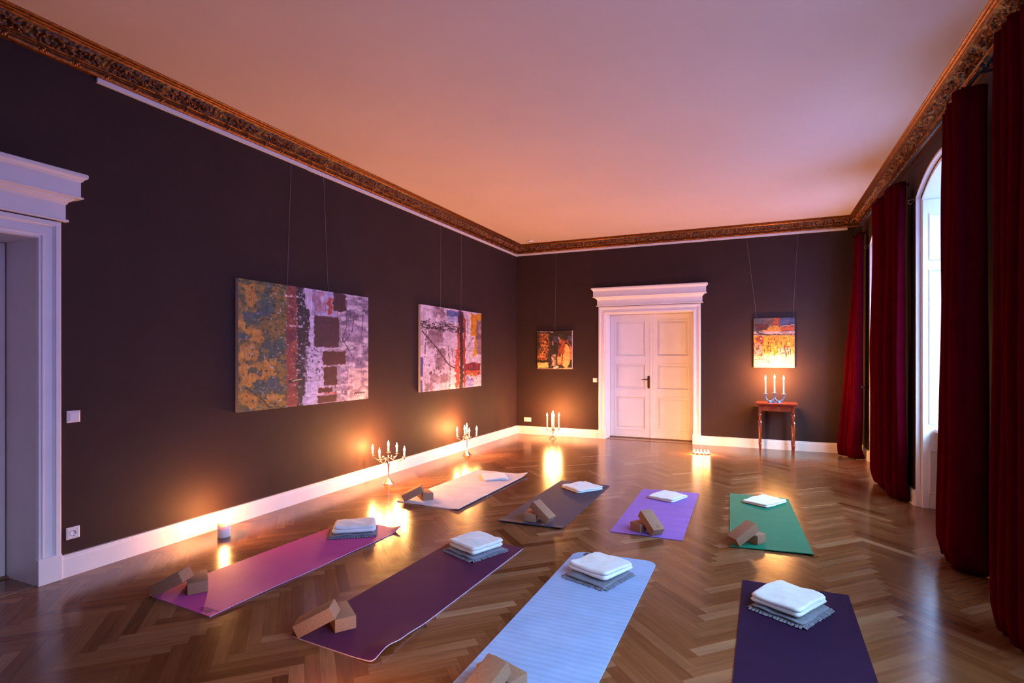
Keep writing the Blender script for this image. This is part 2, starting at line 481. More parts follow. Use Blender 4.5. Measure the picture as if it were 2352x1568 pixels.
# ------------------------------------------------------------------ floor
def make_floor():
    L, W = 0.512, 0.512/7
    s2 = 1/math.sqrt(2)
    ox = -0.334 + W*s2
    X0, X1, Y0, Y1 = -5.05, 2.2, -1.6, 10.85
    bm = bmesh.new()
    uvl = bm.loops.layers.uv.new('uv'); edl = bm.loops.layers.uv.new('edge')
    tone = bm.faces.layers.float.new('tone')
    rnd = random.Random(3)
    def P(a, b_):
        return (ox + (a-b_)*s2, (a+b_)*s2)
    for mi in range(-12, 6):
        for k in range(-260, 340):
            for typ in (0, 1):
                if typ == 0: a0, b0, da, db = k*W, k*W, L, W
                else: a0, b0, da, db = k*W, k*W + W, W, L
                a0 += mi*L; b0 -= mi*L
                c = P(a0+da/2, b0+db/2)
                if not (X0-.4 < c[0] < X1+.4 and Y0-.4 < c[1] < Y1+.4): continue
                q = [P(a0, b0), P(a0+da, b0), P(a0+da, b0+db), P(a0, b0+db)]
                vs = [bm.verts.new((x, y, 0)) for x, y in q]
                f = bm.faces.new(vs)
                f[tone] = min(1, max(0, rnd.gauss(0.60 if typ == 0 else 0.40, 0.13) + (rnd.choice((-.25, .25)) if rnd.random() < .12 else 0)))  # one plank direction lighter: window sheen on the grain put into the tone
                if typ == 0: uvs = [(0,0),(L,0),(L,W),(0,W)]
                else: uvs = [(0,0),(0,W),(L,W),(L,0)]
                for lp, (u, v) in zip(f.loops, uvs):
                    lp[uvl].uv = (u, v); lp[edl].uv = (u/L, v/W)
    for co, no in (((X0,0,0),(-1,0,0)), ((X1,0,0),(1,0,0)), ((0,Y0,0),(0,-1,0)), ((0,Y1,0),(0,1,0))):
        bmesh.ops.bisect_plane(bm, geom=bm.verts[:]+bm.edges[:]+bm.faces[:], plane_co=co, plane_no=no, clear_outer=True)
    for f in bm.faces:
        if f.normal.z < 0: f.normal_flip()
    # slab underneath
    vs = [bm.verts.new(c) for c in ((X0,Y0,-.1),(X1,Y0,-.1),(X1,Y1,-.1),(X0,Y1,-.1),(X0,Y0,-.002),(X1,Y0,-.002),(X1,Y1,-.002),(X0,Y1,-.002))]
    for f in ((0,3,2,1),(0,1,5,4),(1,2,6,5),(2,3,7,6),(3,0,4,7)):
        bm.faces.new([vs[i] for i in f])
    me = bpy.data.meshes.new('floor')
    bm.to_mesh(me); bm.free()
    me.materials.append(M['parquet'])
    o = bpy.data.objects.new('floor', me)
    COL.objects.link(o)
    tag(o, 'glossy oak herringbone parquet floor of the whole room', 'floor', kind='structure')
make_floor()

# ------------------------------------------------------------------ shell
def struct(o, label, cat):
    return tag(o, label, cat, kind='structure')

# openings: left door y .60..2.10 z 2.35, recess to x=-4.82 ; back door x -2.62..-1.047 recess to y=10.56
LD0, LD1, DZ = 0.60, 2.10, 2.35
BD0, BD1 = -2.62, -1.047
mb = MB()
mb.box((XL-0.5, LD1, 0), (XL, YB+0.5, H))
mb.box((XL-0.5, YF-0.3, 0), (XL, LD0, H))
mb.box((XL-0.5, LD0, DZ), (XL, LD1, H))
struct(mb.build('wall_left', M['wall']), 'dark aubergine left wall hung with the two large paintings', 'wall')
mb = MB()
mb.box((XL, YB, 0), (BD0, YB+0.5, H))
mb.box((BD1, YB, 0), (XR+0.65, YB+0.5, H))
mb.box((BD0, YB, DZ), (BD1, YB+0.5, H))
struct(mb.build('wall_back', M['wall']), 'dark brown far wall with the white double door', 'wall')
mb = MB()
mb.box((XL-0.5, YF-0.3, 0), (XR+0.65, YF, H))
struct(mb.build('wall_front', M['wall']), 'dark wall behind the camera', 'wall')
mb = MB()
mb.box((XL-0.6, YF-0.3, H), (XR+0.7, YB+0.5, H+0.2))
struct(mb.build('ceiling', M['ceiling']), 'pale plaster ceiling glowing with candlelight', 'ceiling')

def arc(c, half, z0, rise, n=16):
    R = (half*half + rise*rise)/(2*rise)
    out = []
    for i in range(n+1):
        y = c - half + 2*half*i/n
        out.append((y, z0 - (R-rise) + math.sqrt(R*R - (y-c)**2)))
    return out
SPR, RISE = 3.19, 0.20
mb = MB()
edges = [YB]
for wc in WIN_C:
    edges += [wc+WIN_HALF+.02, wc-WIN_HALF-.02]
edges.append(YF)
for a, b_ in zip(edges[0::2], edges[1::2]):
    mb.box((XR, min(a, b_), 0), (XR+0.65, max(a, b_), H))
for wc in WIN_C:
    ar = arc(wc, WIN_HALF+.02, SPR+.01, RISE+.01)
    for (y0, z0), (y1, z1) in zip(ar, ar[1:]):
        mb.prism([(y0, z0), (y1, z1), (y1, H), (y0, H)], 'x', XR, XR+0.65)
struct(mb.build('wall_right', M['wall'], weld=True), 'dark window wall with red curtains on the right', 'wall')

# ------------------------------------------------------------------ baseboards, picture rail
def profile_run(mb, prof, p0, p1, nrm):
    """extrude a profile (offset from wall, z) from p0 to p1; nrm = direction into the room"""
    a, b_ = Vector((*p0, 0)), Vector((*p1, 0)); n = Vector((*nrm, 0))
    A = [mb.bm.verts.new(a + n*o + Vector((0, 0, z))) for o, z in prof]
    B = [mb.bm.verts.new(b_ + n*o + Vector((0, 0, z))) for o, z in prof]
    k = len(prof)
    for i in range(k):
        j = (i+1) % k
        mb.face([A[i], A[j], B[j], B[i]])
    mb.face(A); mb.face(list(reversed(B)))

BASE = [(0, 0), (0.024, 0), (0.024, 0.128), (0.018, 0.134), (0.018, 0.143), (0.022, 0.147), (0.020, 0.155), (0, 0.157)]
def base_run(name, runs, label):
    mb = MB()
    for p0, p1, n in runs: profile_run(mb, BASE, p0, p1, n)
    struct(mb.build(name, M['white']), label, 'baseboard')
base_run('baseboard_left', [((XL, 2.232), (XL, YB), (1, 0)), ((XL, YF), (XL, LD0-.132), (1, 0))], 'tall white baseboard along the left wall')
base_run('baseboard_back', [((XL, YB), (BD0-.122, YB), (0, -1)), ((BD1+.122, YB), (XR, YB), (0, -1))], 'white baseboard along the far wall')
base_run('baseboard_right', [((XR, max(a, b_)), (XR, min(a, b_)), (-1, 0)) for a, b_ in zip(edges[0::2], edges[1::2])], 'short white baseboards between the windows')
RAIL = [(0, 3.562), (0.020, 3.562), (0.020, 3.598), (0, 3.598)]
mb = MB()
profile_run(mb, RAIL, (XL, 2.464), (XL, 4.545), (1, 0))
profile_run(mb, [(o*1.1, z-.004) for o, z in RAIL], (XL, 4.547), (XL, YB), (1, 0))
profile_run(mb, RAIL, (XL, YB), (1.30, YB), (0, -1))
struct(mb.build('trim_1', M['white']), 'thin white picture rail under the gilded cornice', 'picture rail')

# ------------------------------------------------------------------ cornice
def cornice():
    # profile points: (offset, z, kind); kind 1 = gilded moulding, 2 = ornament band
    prof = [(0.0, 3.598, 1), (0.030, 3.600, 1), (0.040, 3.606, 1), (0.044, 3.616, 1), (0.040, 3.626, 1), (0.030, 3.630, 1),
            (0.030, 3.634, 1), (0.036, 3.637, 1), (0.040, 3.643, 1), (0.036, 3.649, 1), (0.050, 3.652, 1)]
    nb = 18
    for i in range(nb):
        t = i/(nb-1)
        prof.append((0.052 + 0.088*t**1.25, 3.655 + 0.062*t**0.85, 2))
    prof += [(0.146, 3.722, 1), (0.152, 3.727, 1), (0.152, 3.733, 1), (0.160, 3.735, 1), (0.168, 3.740, 1), (0.166, 3.746, 1),
             (0.176, 3.748, 1), (0.186, 3.754, 1), (0.186, 3.760, 1), (0.0, 3.760, 1)]
    rnd = random.Random(11)
    def height(s, t):
        """relief of the carved acanthus garland: s along (m), t 0..1 across"""
        P = 0.46
        ph = (s % P)/P
        env = min(1.0, 1.35*abs(math.sin(PI*ph))**0.5)
        cx, w = 0.0, 0.0
        v = mnoise.voronoi(Vector((s*42, t*4.2, 3.3)))[0]
        lump = max(0.0, 1-1.55*v[0])**.8
        sw = 0.5 + 0.30*math.sin(2*PI*s/P)
        stem = math.exp(-((t-sw)/0.10)**2)
        sw2 = 0.5 - 0.30*math.sin(2*PI*s/P + .8)
        vine = math.exp(-((t-sw2)/0.06)**2)
        fine = mnoise.noise(Vector((s*110, t*11, 1)))*0.5+0.5
        h = env*(0.85*lump + 0.35*stem + 0.30*vine + 0.25*fine - .12)
        h *= min(1, t*6)*min(1, (1-t)*6)
        return max(0.0, h)
    mb = MB()
    rel = []
    step = 0.0062
    def run(p0, p1, n, m0, m1, off):
        a, b_ = Vector((*p0, 0)), Vector((*p1, 0)); nn = Vector((*n, 0))
        Ln = (b_-a).length; d = (b_-a)/Ln
        K = int(Ln/step)
        P = []; R = []
        for i in range(K+1):
            s = Ln*i/K
            row = []; rr = []
            for o, z, k in prof:
                h = 0.0
                if k == 2:
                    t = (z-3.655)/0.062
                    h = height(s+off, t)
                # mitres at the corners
                ss = s
                lo = o*m0; hi = Ln - o*m1
                ss = min(max(s, lo), hi)
                pp = a + d*ss + nn*o + Vector((0, 0, z))
                if k == 2:
                    pp += (nn*0.62 - Vector((0, 0, 0.78)))*0.036*h
                row.append(pp); rr.append(min(1, h*1.3) if k == 2 else .75)
            P.append(row); R.append(rr)
        mb.grid(P)
        for rr in R: rel.extend(rr)
    run((XL, YF), (XL, YB), (1, 0), 1, 1, 0.0)
    run((XL, YB), (XR, YB), (0, -1), 1, 1, 0.2)
    run((XR, YB), (XR, YF), (-1, 0), 1, 1, 0.13)
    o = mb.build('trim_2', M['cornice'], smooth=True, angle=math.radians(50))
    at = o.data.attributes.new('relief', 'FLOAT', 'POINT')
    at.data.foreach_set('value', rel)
    struct(o, 'gilded cornice with carved acanthus garland around the ceiling', 'cornice')
    # rosettes tied round the lower torus
    mb = MB()
    def ros(p, d, n):
        p = Vector(p); d = Vector(d); n = Vector(n)
        for du, dn, dz, r in ((0,0.046,0,.013), (-.02,.042,.006,.009), (.02,.042,-.006,.009), (-.013,.046,-.01,.008), (.013,.046,.011,.008), (-.034,.04,0,.007), (.034,.04,0,.007)):
            c = p + d*du + n*dn + Vector((0,0,dz))
            mb.lathe([(0.001, -r), (r*.75, -r*.6), (r, 0), (r*.75, r*.6), (.001, r)], c, n=7)
    y = 2.52 - 0.205*20
    while y < YB-.1:
        if y > YF+.1: ros((XL, y, 3.617), (0,1,0), (1,0,0))
        if y > YF+.1: ros((XR, y+.07, 3.617), (0,1,0), (-1,0,0))
        y += 0.205
    x = XL+.2
    while x < XR-.1:
        ros((x, YB, 3.617), (1,0,0), (0,-1,0)); x += 0.205
    struct(mb.build('trim_3', M['rosette'], smooth=True), 'row of small gilded rosettes on the cornice moulding', 'cornice ornament')
cornice()

# ------------------------------------------------------------------ door surrounds and doors
# local frame: u along the wall (to the right when facing it), w out of the wall towards the room, z up
def loft_cap(mb, u0, u1, prof):
    """prof (projection, z): rectangles u0-p..u1+p, 0..p stacked"""
    rings = []
    for p, z in prof:
        rings.append([mb.bm.verts.new(c) for c in ((u0-p, 0, z), (u1+p, 0, z), (u1+p, p, z), (u0-p, p, z))])
    for a, b_ in zip(rings, rings[1:]):
        for i in range(4):
            j = (i+1) % 4
            mb.face([a[i], a[j], b_[j], b_[i]])
    mb.face(rings[0]); mb.face(rings[-1])

def frame_sweep(mb, prof, u0, u1, z0, z1):
    """sweep a profile (inward distance from outer edge, projection) round left, top and right of a door"""
    for side in range(3):
        A, B = [], []
        for i, (d, p) in enumerate(prof):
            if side == 0: a, b_ = (u0+d, p, z0), (u0+d, p, z1-d)
            elif side == 1: a, b_ = (u0+d, p, z1-d), (u1-d, p, z1-d)
            else: a, b_ = (u1-d, p, z1-d), (u1-d, p, z0)
            A.append(mb.bm.verts.new(a)); B.append(mb.bm.verts.new(b_))
        for i in range(len(prof)-1):
            mb.face([A[i], A[i+1], B[i+1], B[i]])

def panel_leaf(mb, u0, u1, w, z0, z1, panels, th=0.045):
    """a leaf with moulded panels; panels list (z0,z1)"""
    st = 0.095
    mb.box((u0, w-th, z0), (u1, w-0.018, z1))
    zs = [z0] + [v for p in panels for v in p] + [z1]
    mb.box((u0, w-0.018, z0), (u0+st, w, z1), 0.002)
    mb.box((u1-st, w-0.018, z0), (u1, w, z1), 0.002)
    for a, b_ in zip(zs[0::2], zs[1::2]):
        mb.box((u0+st, w-0.018, a), (u1-st, w, b_), 0.002)
    for a, b_ in panels:
        # raised bolection moulding and field
        q0, q1 = u0+st, u1-st
        for ins, lo, hi in ((0.0, 0.0, 0.007),):
            for bx in (((q0-.008, w-.012, a-.008), (q0+.016, w+.007, b_+.008)), ((q1-.016, w-.012, a-.008), (q1+.008, w+.007, b_+.008)),
                       ((q0+.016, w-.012, a-.008), (q1-.016, w+.007, a+.016)), ((q0+.016, w-.012, b_-.016), (q1-.016, w+.007, b_+.008))):
                mb.box(*bx, 0.004)
        mb.box((q0+.055, w-.016, a+.055), (q1-.055, w-.006, b_-.055), 0.004)

CAP = [(.040, 2.488), (.043, 2.496), (.040, 2.504), (.028, 2.507), (.028, 2.606), (.034, 2.612), (.040, 2.626), (.062, 2.640), (.066, 2.652),
       (.100, 2.655), (.104, 2.662), (.100, 2.668), (.090, 2.670), (.090, 2.772), (.098, 2.778), (.106, 2.792), (.118, 2.800), (.122, 2.806), (.122, 2.826), (.116, 2.832)]
CASE = [(0, 0), (0, .030), (.004, .032), (.030, .032), (.036, .026), (.042, .022), (.048, .018), (.092, .018), (.098, .026), (.108, .026), (.114, .020), (.126, .020), (.131, .006), (.131, .0)]

def door_unit(name, mtx, width, recess, leaves, label, hinge_side, handle_u=None):
    root = bpy.data.objects.new(name, None); root.empty_display_size = .2
    root.matrix_world = mtx; COL.objects.link(root)
    hw = width/2
    mb = MB()
    frame_sweep(mb, CASE, -hw-.128, hw+.128, 0.175, 2.478)
    for sgn in (-1, 1):
        a, b_ = sorted((sgn*(hw+.004-.012), sgn*(hw+.132)))
        mb.box((a, -.01, 0), (b_, .036, .178), 0.003)
    mb.build('door_casing', M['white'], root)
    mb = MB(); loft_cap(mb, -hw-.128, hw+.128, CAP)
    mb.build('door_cornice', M['white'], root)
    mb = MB()   # lining of the recess
    mb.box((-hw-.02, -recess-.05, 0), (-hw+.004, 0, DZ+.02))
    mb.box((hw-.004, -recess-.05, 0), (hw+.02, 0, DZ+.02))
    mb.box((-hw, -recess-.05, DZ-.004), (hw, 0, DZ+.02))
    mb.build('jamb_lining', M['white'], root)
    mb = MB()
    mb.box((-hw, -recess-.03, 0.0), (hw, -recess+.03, .012), 0.003)
    mb.box((-hw, -.012, 0.0), (hw, .012, .006), 0.002)
    mb.build('threshold', simple('threshold_oak_'+name, (0.20, 0.10, 0.05), 0.35, noise_scale=30, noise_amt=.3), root)
    mb = MB(); mb.box((-hw-.1, -recess-.12, 0), (hw+.1, -recess-.07, DZ+.1))
    mb.build('backing_panel', M['white'], root)
    n = leaves
    for k in range(n):
        u0 = -hw + .008 + k*(width-.016)/n; u1 = u0 + (width-.016)/n - .004
        mb = MB()
        panel_leaf(mb, u0, u1, -recess+.0, .014, DZ-.008, [(.155, .79), (.925, 1.405), (1.545, 2.225)])
        leaf = mb.build('door_leaf', M['white'], root)
        if handle_u is not None and k == 0:
            hu = u1 - .045
            mb = MB()
            prof = []
            for i in range(13):
                a = PI*i/12
                prof.append((hu + .021*math.cos(a), 1.165 + .021*math.sin(a)))
            for i in range(13):
                a = PI + PI*i/12
                prof.append((hu + .021*math.cos(a), 0.965 + .021*math.sin(a)))
            mb.prism(prof, 'y', -recess, -recess+.006)
            mb.lathe([(.004, -.012), (.004, .012)], (hu, -recess+.007, .985), n=8)
            mb.build('handle_plate', M['brass'], leaf)
            mb = MB()
            mb.tube([(hu, -recess+.004, 1.115), (hu, -recess+.045, 1.115), (hu-.012, -recess+.055, 1.115), (hu-.06, -recess+.056, 1.115), (hu-.118, -recess+.05, 1.113)], [.010, .009, .009, .008, .007])
            mb.build('door_handle', M['brass'], leaf, smooth=True)
    if leaves == 2:
        mb = MB(); mb.box((-.016, -recess-.002, .014), (.016, -recess+.014, DZ-.008), 0.004)
        mb.build('meeting_strip', M['white'], root)
    struct(root, label, 'door')
    return root
# back wall: u -> +x, w -> -y  (handedness handled with a rotation by 180 deg about z: u -> -x)
RB = Matrix(((1, 0, 0, (BD0+BD1)/2), (0, -1, 0, YB), (0, 0, 1, 0), (0, 0, 0, 1)))
RL = Matrix(((0, 1, 0, XL), (1, 0, 0, (LD0+LD1)/2), (0, 0, 1, 0), (0, 0, 0, 1)))
door_unit('door_1', RB, BD1-BD0, 0.34, 2, 'white panelled double door with tall pediment in the far wall', 1, handle_u=0)
door_unit('door_2', RL, LD1-LD0, 0.37, 2, 'white door surround with heavy pediment at the left edge', 1)

# ------------------------------------------------------------------ windows
def window(i, wc):
    root = empty('window_%d' % (i+1), (0, wc, 0))
    def lining(mb, half, spr, rise, x0, x1, th):
        for sg in (-1, 1):
            a, b_ = sorted((sg*half, sg*(half+th)))
            mb.box((x0, a, 0), (x1, b_, spr))
        ar = arc(0, half, spr, rise); ao = arc(0, half+th, spr+th*.3, rise+th*.7)
        for k in range(len(ar)-1):
            mb.prism([ar[k], ar[k+1], ao[k+1], ao[k]], 'x', x0, x1)
    mb = MB(); lining(mb, WIN_HALF, SPR, RISE, XR-.006, XR+.035, .022)
    for sg in (-1, 1):   # plinths
        a, b_ = sorted((sg*(WIN_HALF-.006), sg*(WIN_HALF+.022)))
        mb.box((XR-.014, a, 0), (XR+.035, b_, .17), .003)
    mb.build('outer_reveal', M['white_window'], root)
    mb = MB(); lining(mb, WIN_HALF-.035, SPR-.035, RISE-.01, XR+.035, XR+.56, .03)
    mb.build('inner_reveal', M['white_window'], root)
    for sg in (-1, 1):
        mb = MB()
        yy = sg*(WIN_HALF-.035)
        def bx(x0, x1, z0, z1, t=.012):
            a, b_ = sorted((yy, yy - sg*t)); mb.box((x0, a, z0), (x1, b_, z1), .003)
        X0, X1 = XR+.040, XR+.50
        bx(X0, X0+.055, 0, 3.15, .016); bx(X1-.055, X1, 0, 3.15, .016)
        for z0, z1 in ((0, .15), (.60, .86), (2.44, 2.53), (3.01, 3.15)):
            bx(X0+.055, X1-.055, z0, z1)
        for z0, z1 in ((.15, .60), (.86, 2.44), (2.53, 3.01)):
            for q in ((X0+.052, X0+.066, z0, z1), (X1-.066, X1-.052, z0, z1), (X0+.066, X1-.066, z0, z0+.014), (X0+.066, X1-.066, z1-.014, z1)):
                bx(*q, t=.026)
        mb.build('reveal_panel', M['white_window'], root)
    # casement frame
    xf0, xf1 = XR+.50, XR+.56
    hw = WIN_HALF-.037
    mb = MB()
    mb.box((xf0, -hw, .80), (xf1, -hw+.06, 3.15)); mb.box((xf0, hw-.06, .80), (xf1, hw, 3.15))
    mb.box((xf0, -.045, .80), (xf1, .045, 3.34)); mb.box((xf0, -hw, .80), (xf1, hw, .87)); mb.box((xf0, -hw, 2.42), (xf1, hw, 2.52))
    ai = arc(0, hw-.06, SPR-.09, RISE-.03); ao = arc(0, hw, SPR-.05, RISE-.012)
    for k in range(len(ai)-1):
        mb.prism([ai[k], ai[k+1], ao[k+1], ao[k]], 'x', xf0, xf1)
    for z in (1.60,):
        mb.box((xf0+.01, -hw, z), (xf1-.01, hw, z+.03))
    fr = mb.build('window_frame', M['white_window'], root)
    mb = MB(); mb.box((xf0+.026, -hw+.02, .84), (xf0+.030, hw-.02, 3.16))
    mb.build('glass_pane', M['glass'], fr)
    mb = MB(); mb.box((XR+.46, -WIN_HALF-.02, 0), (XR+.60, WIN_HALF+.02, .80))
    mb.build('window_apron', M['white_window'], root)
    mb = MB(); mb.box((XR+.135, -hw+.02, .782), (XR+.50, hw-.02, .815), .006)
    mb.build('window_sill', M['white_window'], root)
    names = ['farthest arched window, a sliver seen beside the far red curtains', 'arched window with pale blue panelled reveal, middle of the right wall',
             'arched window hidden behind the nearest red curtain', 'arched window beside the camera']
    struct(root, names[i], 'window')
for i, wc in enumerate(WIN_C): window(i, wc)

# radiators under the sills of the two windows in view
def radiator(wc, label):
    root = empty('radiator', (XR+.17, wc, 0))
    mb = MB()
    mb.box((0, -.56, .10), (.012, .56, .67), .004)
    mb.box((.085, -.56, .10), (.097, .56, .67), .004)
    for k in range(26):
        y = -.54 + k*.0432
        mb.box((-.004, y-.008, .12), (.002, y+.008, .65), .002)
    mb.build('radiator_panel', M['radiator'], root)
    mb = MB(); mb.box((.0, -.565, .655), (.10, .565, .675), .003)
    mb.build('top_grille', M['radiator'], root)
    for y in (-.4, .4):
        mb = MB(); mb.box((.02, y-.02, 0), (.08, y+.02, .12), .003)
        mb.build('foot', M['radiator'], root)
    mb = MB(); mb.lathe([(.012, 0), (.018, .004), (.020, .03), (.017, .06), (.008, .065)], (.04, -.60, .14), n=14); mb.tube([(.04, -.60, .15), (.04, -.55, .15)], .008)
    mb.build('valve', M['plastic'], root, smooth=True)
    tag(root, label, 'radiator')
radiator(WIN_C[1], 'white panel radiator under the sill of the middle window')

# ------------------------------------------------------------------ curtains
def curtain(label, top, bot, folds, amp_t, amp_b, seed, ztop=3.40, spread=0.05):
    """top/bot: (p0, p1) plan endpoints"""
    rnd = random.Random(seed)
    nu, nz = folds*14, 46
    t0, t1 = Vector(top[0]), Vector(top[1]); b0, b1 = Vector(bot[0]), Vector(bot[1])
    d = (t1-t0).normalized(); n = Vector((d.y, -d.x))
    wob = [rnd.uniform(-.5, .5) for _ in range(folds+2)]
    ampv = [rnd.uniform(.6, 1.2) for _ in range(folds+2)]
    P = []
    for j in range(nz+1):
        v = j/nz                    # 0 top .. 1 floor
        z = ztop*(1-v) + 0.012*v
        k = v**1.2
        row = []
        for i in range(nu+1):
            u = i/nu
            a = t0.lerp(t1, u); b_ = b0.lerp(b1, u)
            p = a.lerp(b_, k)
            q = u*folds; qi = int(min(q, folds-1)); fr = q-qi
            w = wob[qi]*(1-fr) + wob[qi+1]*fr
            am = ampv[qi]*(1-fr) + ampv[qi+1]*fr
            ph = 2*PI*(u*folds) + w*1.4 + 0.5*math.sin(3*v+seed)
            A = (amp_t*(1-k) + amp_b*k)*am
            sh = math.sin(ph) + .22*math.sin(2*ph+.7)
            off = n*A*sh + d*A*.45*math.cos(ph)
            # soft random drift
            off += n*0.02*mnoise.noise(Vector((u*4+seed, v*3, 0)))
            if v > .955:            # hem spreading on the floor
                g = (v-.955)/.045
                off += n*spread*g*(.7+.6*math.sin(ph*1.0+1.0)) + d*spread*.5*g*math.sin(ph*.5)
            q3 = p + off
            zz = z
            if v > .97: zz = max(.010, z*.8)+ .010*abs(math.sin(ph))
            row.append(Vector((min(q3.x, XR-.035), min(q3.y, YB-.04), zz)))
        P.append(row)
    mb = MB()
    mb.grid(P)
    o = mb.build('curtain', M['velvet'], smooth=True)
    s = o.modifiers.new('thick', 'SOLIDIFY'); s.thickness = 0.006; s.offset = 0
    tag(o, label, 'curtain')
    return o
curtain('bright red velvet curtain in the far right corner', ((1.42, 9.62), (1.38, 9.82)), ((1.37, 9.64), (1.19, 9.98)), 4, .028, .070, 1)
curtain('dark red velvet curtain on the near side of the farthest window', ((1.34, 7.60), (1.34, 8.02)), ((1.36, 7.52), (1.36, 8.05)), 4, .060, .085, 2, spread=.10)
curtain('dark red velvet curtain with violet sheen beside the middle window', ((1.385, 6.99), (1.36, 7.36)), ((1.39, 7.00), (1.37, 7.42)), 3, .066, .080, 3, spread=.07)
curtain('broad near black red curtain on the near side of the middle window', ((1.35, 4.70), (1.36, 5.22)), ((1.36, 4.82), (1.35, 5.27)), 5, .080, .100, 4, spread=.09)
curtain('nearest dark red curtain at the right edge of the photo', ((1.33, 3.68), (1.32, 4.03)), ((1.32, 3.62), (1.31, 3.99)), 4, .065, .085, 5)

curtain('added dark red velvet curtain, out of view, screening daylight at the window beside the camera', ((1.33, .10), (1.33, .80)), ((1.33, .08), (1.33, .85)), 5, .06, .07, 6)  # unseen, added to keep daylight off the near ceiling and left door

def rod(y0, y1, label):
    root = empty('curtain_rod', (1.33, 0, 3.42))
    mb = MB(); mb.tube([(0, y0, 0), (0, y1, 0)], .013, 12)
    mb.build('pole', M['black_metal'], root, smooth=True)
    for y, sg in ((y0, -1), (y1, 1)):
        mb = MB()
        prof = [(.013, 0), (.018, .006), (.010, .014), (.020, .026), (.028, .042), (.024, .060), (.006, .078)]
        rings = []
        for r, s_ in prof:
            rings.append([mb.bm.verts.new((r*math.cos(2*PI*k/14), y+sg*s_, r*math.sin(2*PI*k/14))) for k in range(14)])
        for a, b_ in zip(rings, rings[1:]):
            for k in range(14): mb.face([a[k], a[(k+1) % 14], b_[(k+1) % 14], b_[k]])
        mb.face(rings[-1])
        mb.build('finial', M['black_metal'], root, smooth=True)
    for y in (y0+.06, y1-.06):
        mb = MB(); mb.tube([(0, y, 0), (.06, y, .008), (XR-1.33, y, .012)], .009, 10)
        mb.tube([(XR-1.33-.008, y, .012), (XR-1.33, y, .012)], .028, 16)
        mb.build('bracket', M['black_metal'], root, smooth=True)
    tag(root, label, 'curtain rod')
rod(7.46, 9.94, 'black curtain rod over the farthest window')
rod(4.53, 7.34, 'black curtain rod over the middle window')
rod(1.90, 4.36, 'black curtain rod nearest the camera, top right')

def wall_hook(loc, label):
    mb = MB()
    pts = [(0, 0, 0), (-.03, 0, 0)]
    for k in range(11):
        a = PI/2 - k*PI*1.5/10
        pts.append((-.03 - .022*math.cos(a)*.9, 0, -.022 + .022*math.sin(a)))
    mb.tube(pts, .0035, 8)
    mb.tube([(0, 0, 0), (-.004, 0, 0)], .012, 12)
    o = mb.build('wall_hook', M['steel'], smooth=True)
    o.location = loc
    tag(o, label, 'hook', group='hooks at the window arches')
wall_hook((XR, 7.04, 3.20), 'small bright hook at the spring of the middle window arch')
wall_hook((XR, 9.66, 3.20), 'small bright hook at the spring of the farthest window arch')
def tieback(loc, label):
    root = empty('tieback_holder', loc)
    mb = MB(); mb.tube([(0, 0, 0), (-.07, 0, 0)], .008, 10); mb.build('stem', M['black_metal'], root, smooth=True)
    mb = MB(); mb.tube([(-.068, 0, 0), (-.074, 0, 0), (-.092, 0, 0), (-.10, 0, 0)], [.012, .026, .026, .008], 16); mb.build('knob', M['black_metal'], root, smooth=True)
    tag(root, label, 'curtain tieback')
tieback((XR, 9.62, 1.09), 'small black tieback knob between the red corner curtain and the far window')

# ------------------------------------------------------------------ switches and sockets
def plate(name, mtx, kind, label, cat):
    root = bpy.data.objects.new(name, None); root.matrix_world = mtx; root.empty_display_size = .05; COL.objects.link(root)
    hs = .042
    n = 2 if kind == 'double' else 1
    mb = MB()
    hw = hs if n == 1 else .078
    rings = []
    for i, (d, w) in enumerate(((0, 0), (0, .004), (.010, .011), (.012, .011), (.0125, .009))):
        rings.append([mb.bm.verts.new(c) for c in ((-hw+d, w, -hs+d), (hw-d, w, -hs+d), (hw-d, w, hs-d), (-hw+d, w, hs-d))])
    for a, b_ in zip(rings, rings[1:]):
        for i in range(4): mb.face([a[i], a[(i+1) % 4], b_[(i+1) % 4], b_[i]])
    mb.face(rings[-1])
    mb.build('cover_plate', M['plastic'], root)
    if kind == 'switch':
        mb = MB(); mb.box((-.0275, .006, -.0275), (.0275, .0135, .0275), .002); mb.build('rocker', M['plastic'], root)
    else:
        for k in range(n):
            cx = 0 if n == 1 else (-.036 if k == 0 else .036)
            mb = MB()
            m = 20
            rr = [(.0215, .0105), (.0195, .0125), (.0185, .0120), (.0180, .0096), (.001, .0094)]
            rings = [[mb.bm.verts.new((cx+r*math.cos(2*PI*q/m), w, r*math.sin(2*PI*q/m))) for q in range(m)] for r, w in rr]
            for a, b_ in zip(rings, rings[1:]):
                for q in range(m): mb.face([a[q], a[(q+1) % m], b_[(q+1) % m], b_[q]])
            ins = mb.build('socket_insert', M['plastic'], root, smooth=True)
            mb = MB()
            for dx in (-.0095, .0095):
                mb.tube([(cx+dx, .0094, 0), (cx+dx, .0102, 0)], .003, 10)
            for dz in (-.0175, .0175):
                mb.box((cx-.003, .0095, dz-.002), (cx+.003, .0125, dz+.002))
            # dark well rim
            a0 = [(.0183*math.cos(t), .0183*math.sin(t)) for t in [2*PI*q/30 for q in range(31)]]
            mb.tube([(cx+x_, .0112, z_) for x_, z_ in a0], .0009, 5, cap=False)
            mb.build('contact_holes', M['dark_plastic'], ins)
    return tag(root, label, cat)
def on_left(y, z): return Matrix(((0, 1, 0, XL), (1, 0, 0, y), (0, 0, 1, z), (0, 0, 0, 1)))
def on_back(x, z): return Matrix(((1, 0, 0, x), (0, -1, 0, YB), (0, 0, 1, z), (0, 0, 0, 1)))
plate('light_switch', on_left(2.317, 1.122), 'switch', 'square white light switch beside the left door', 'light switch')
plate('wall_socket', on_left(2.314, 0.297), 'socket', 'white single wall socket low beside the left door', 'wall socket')
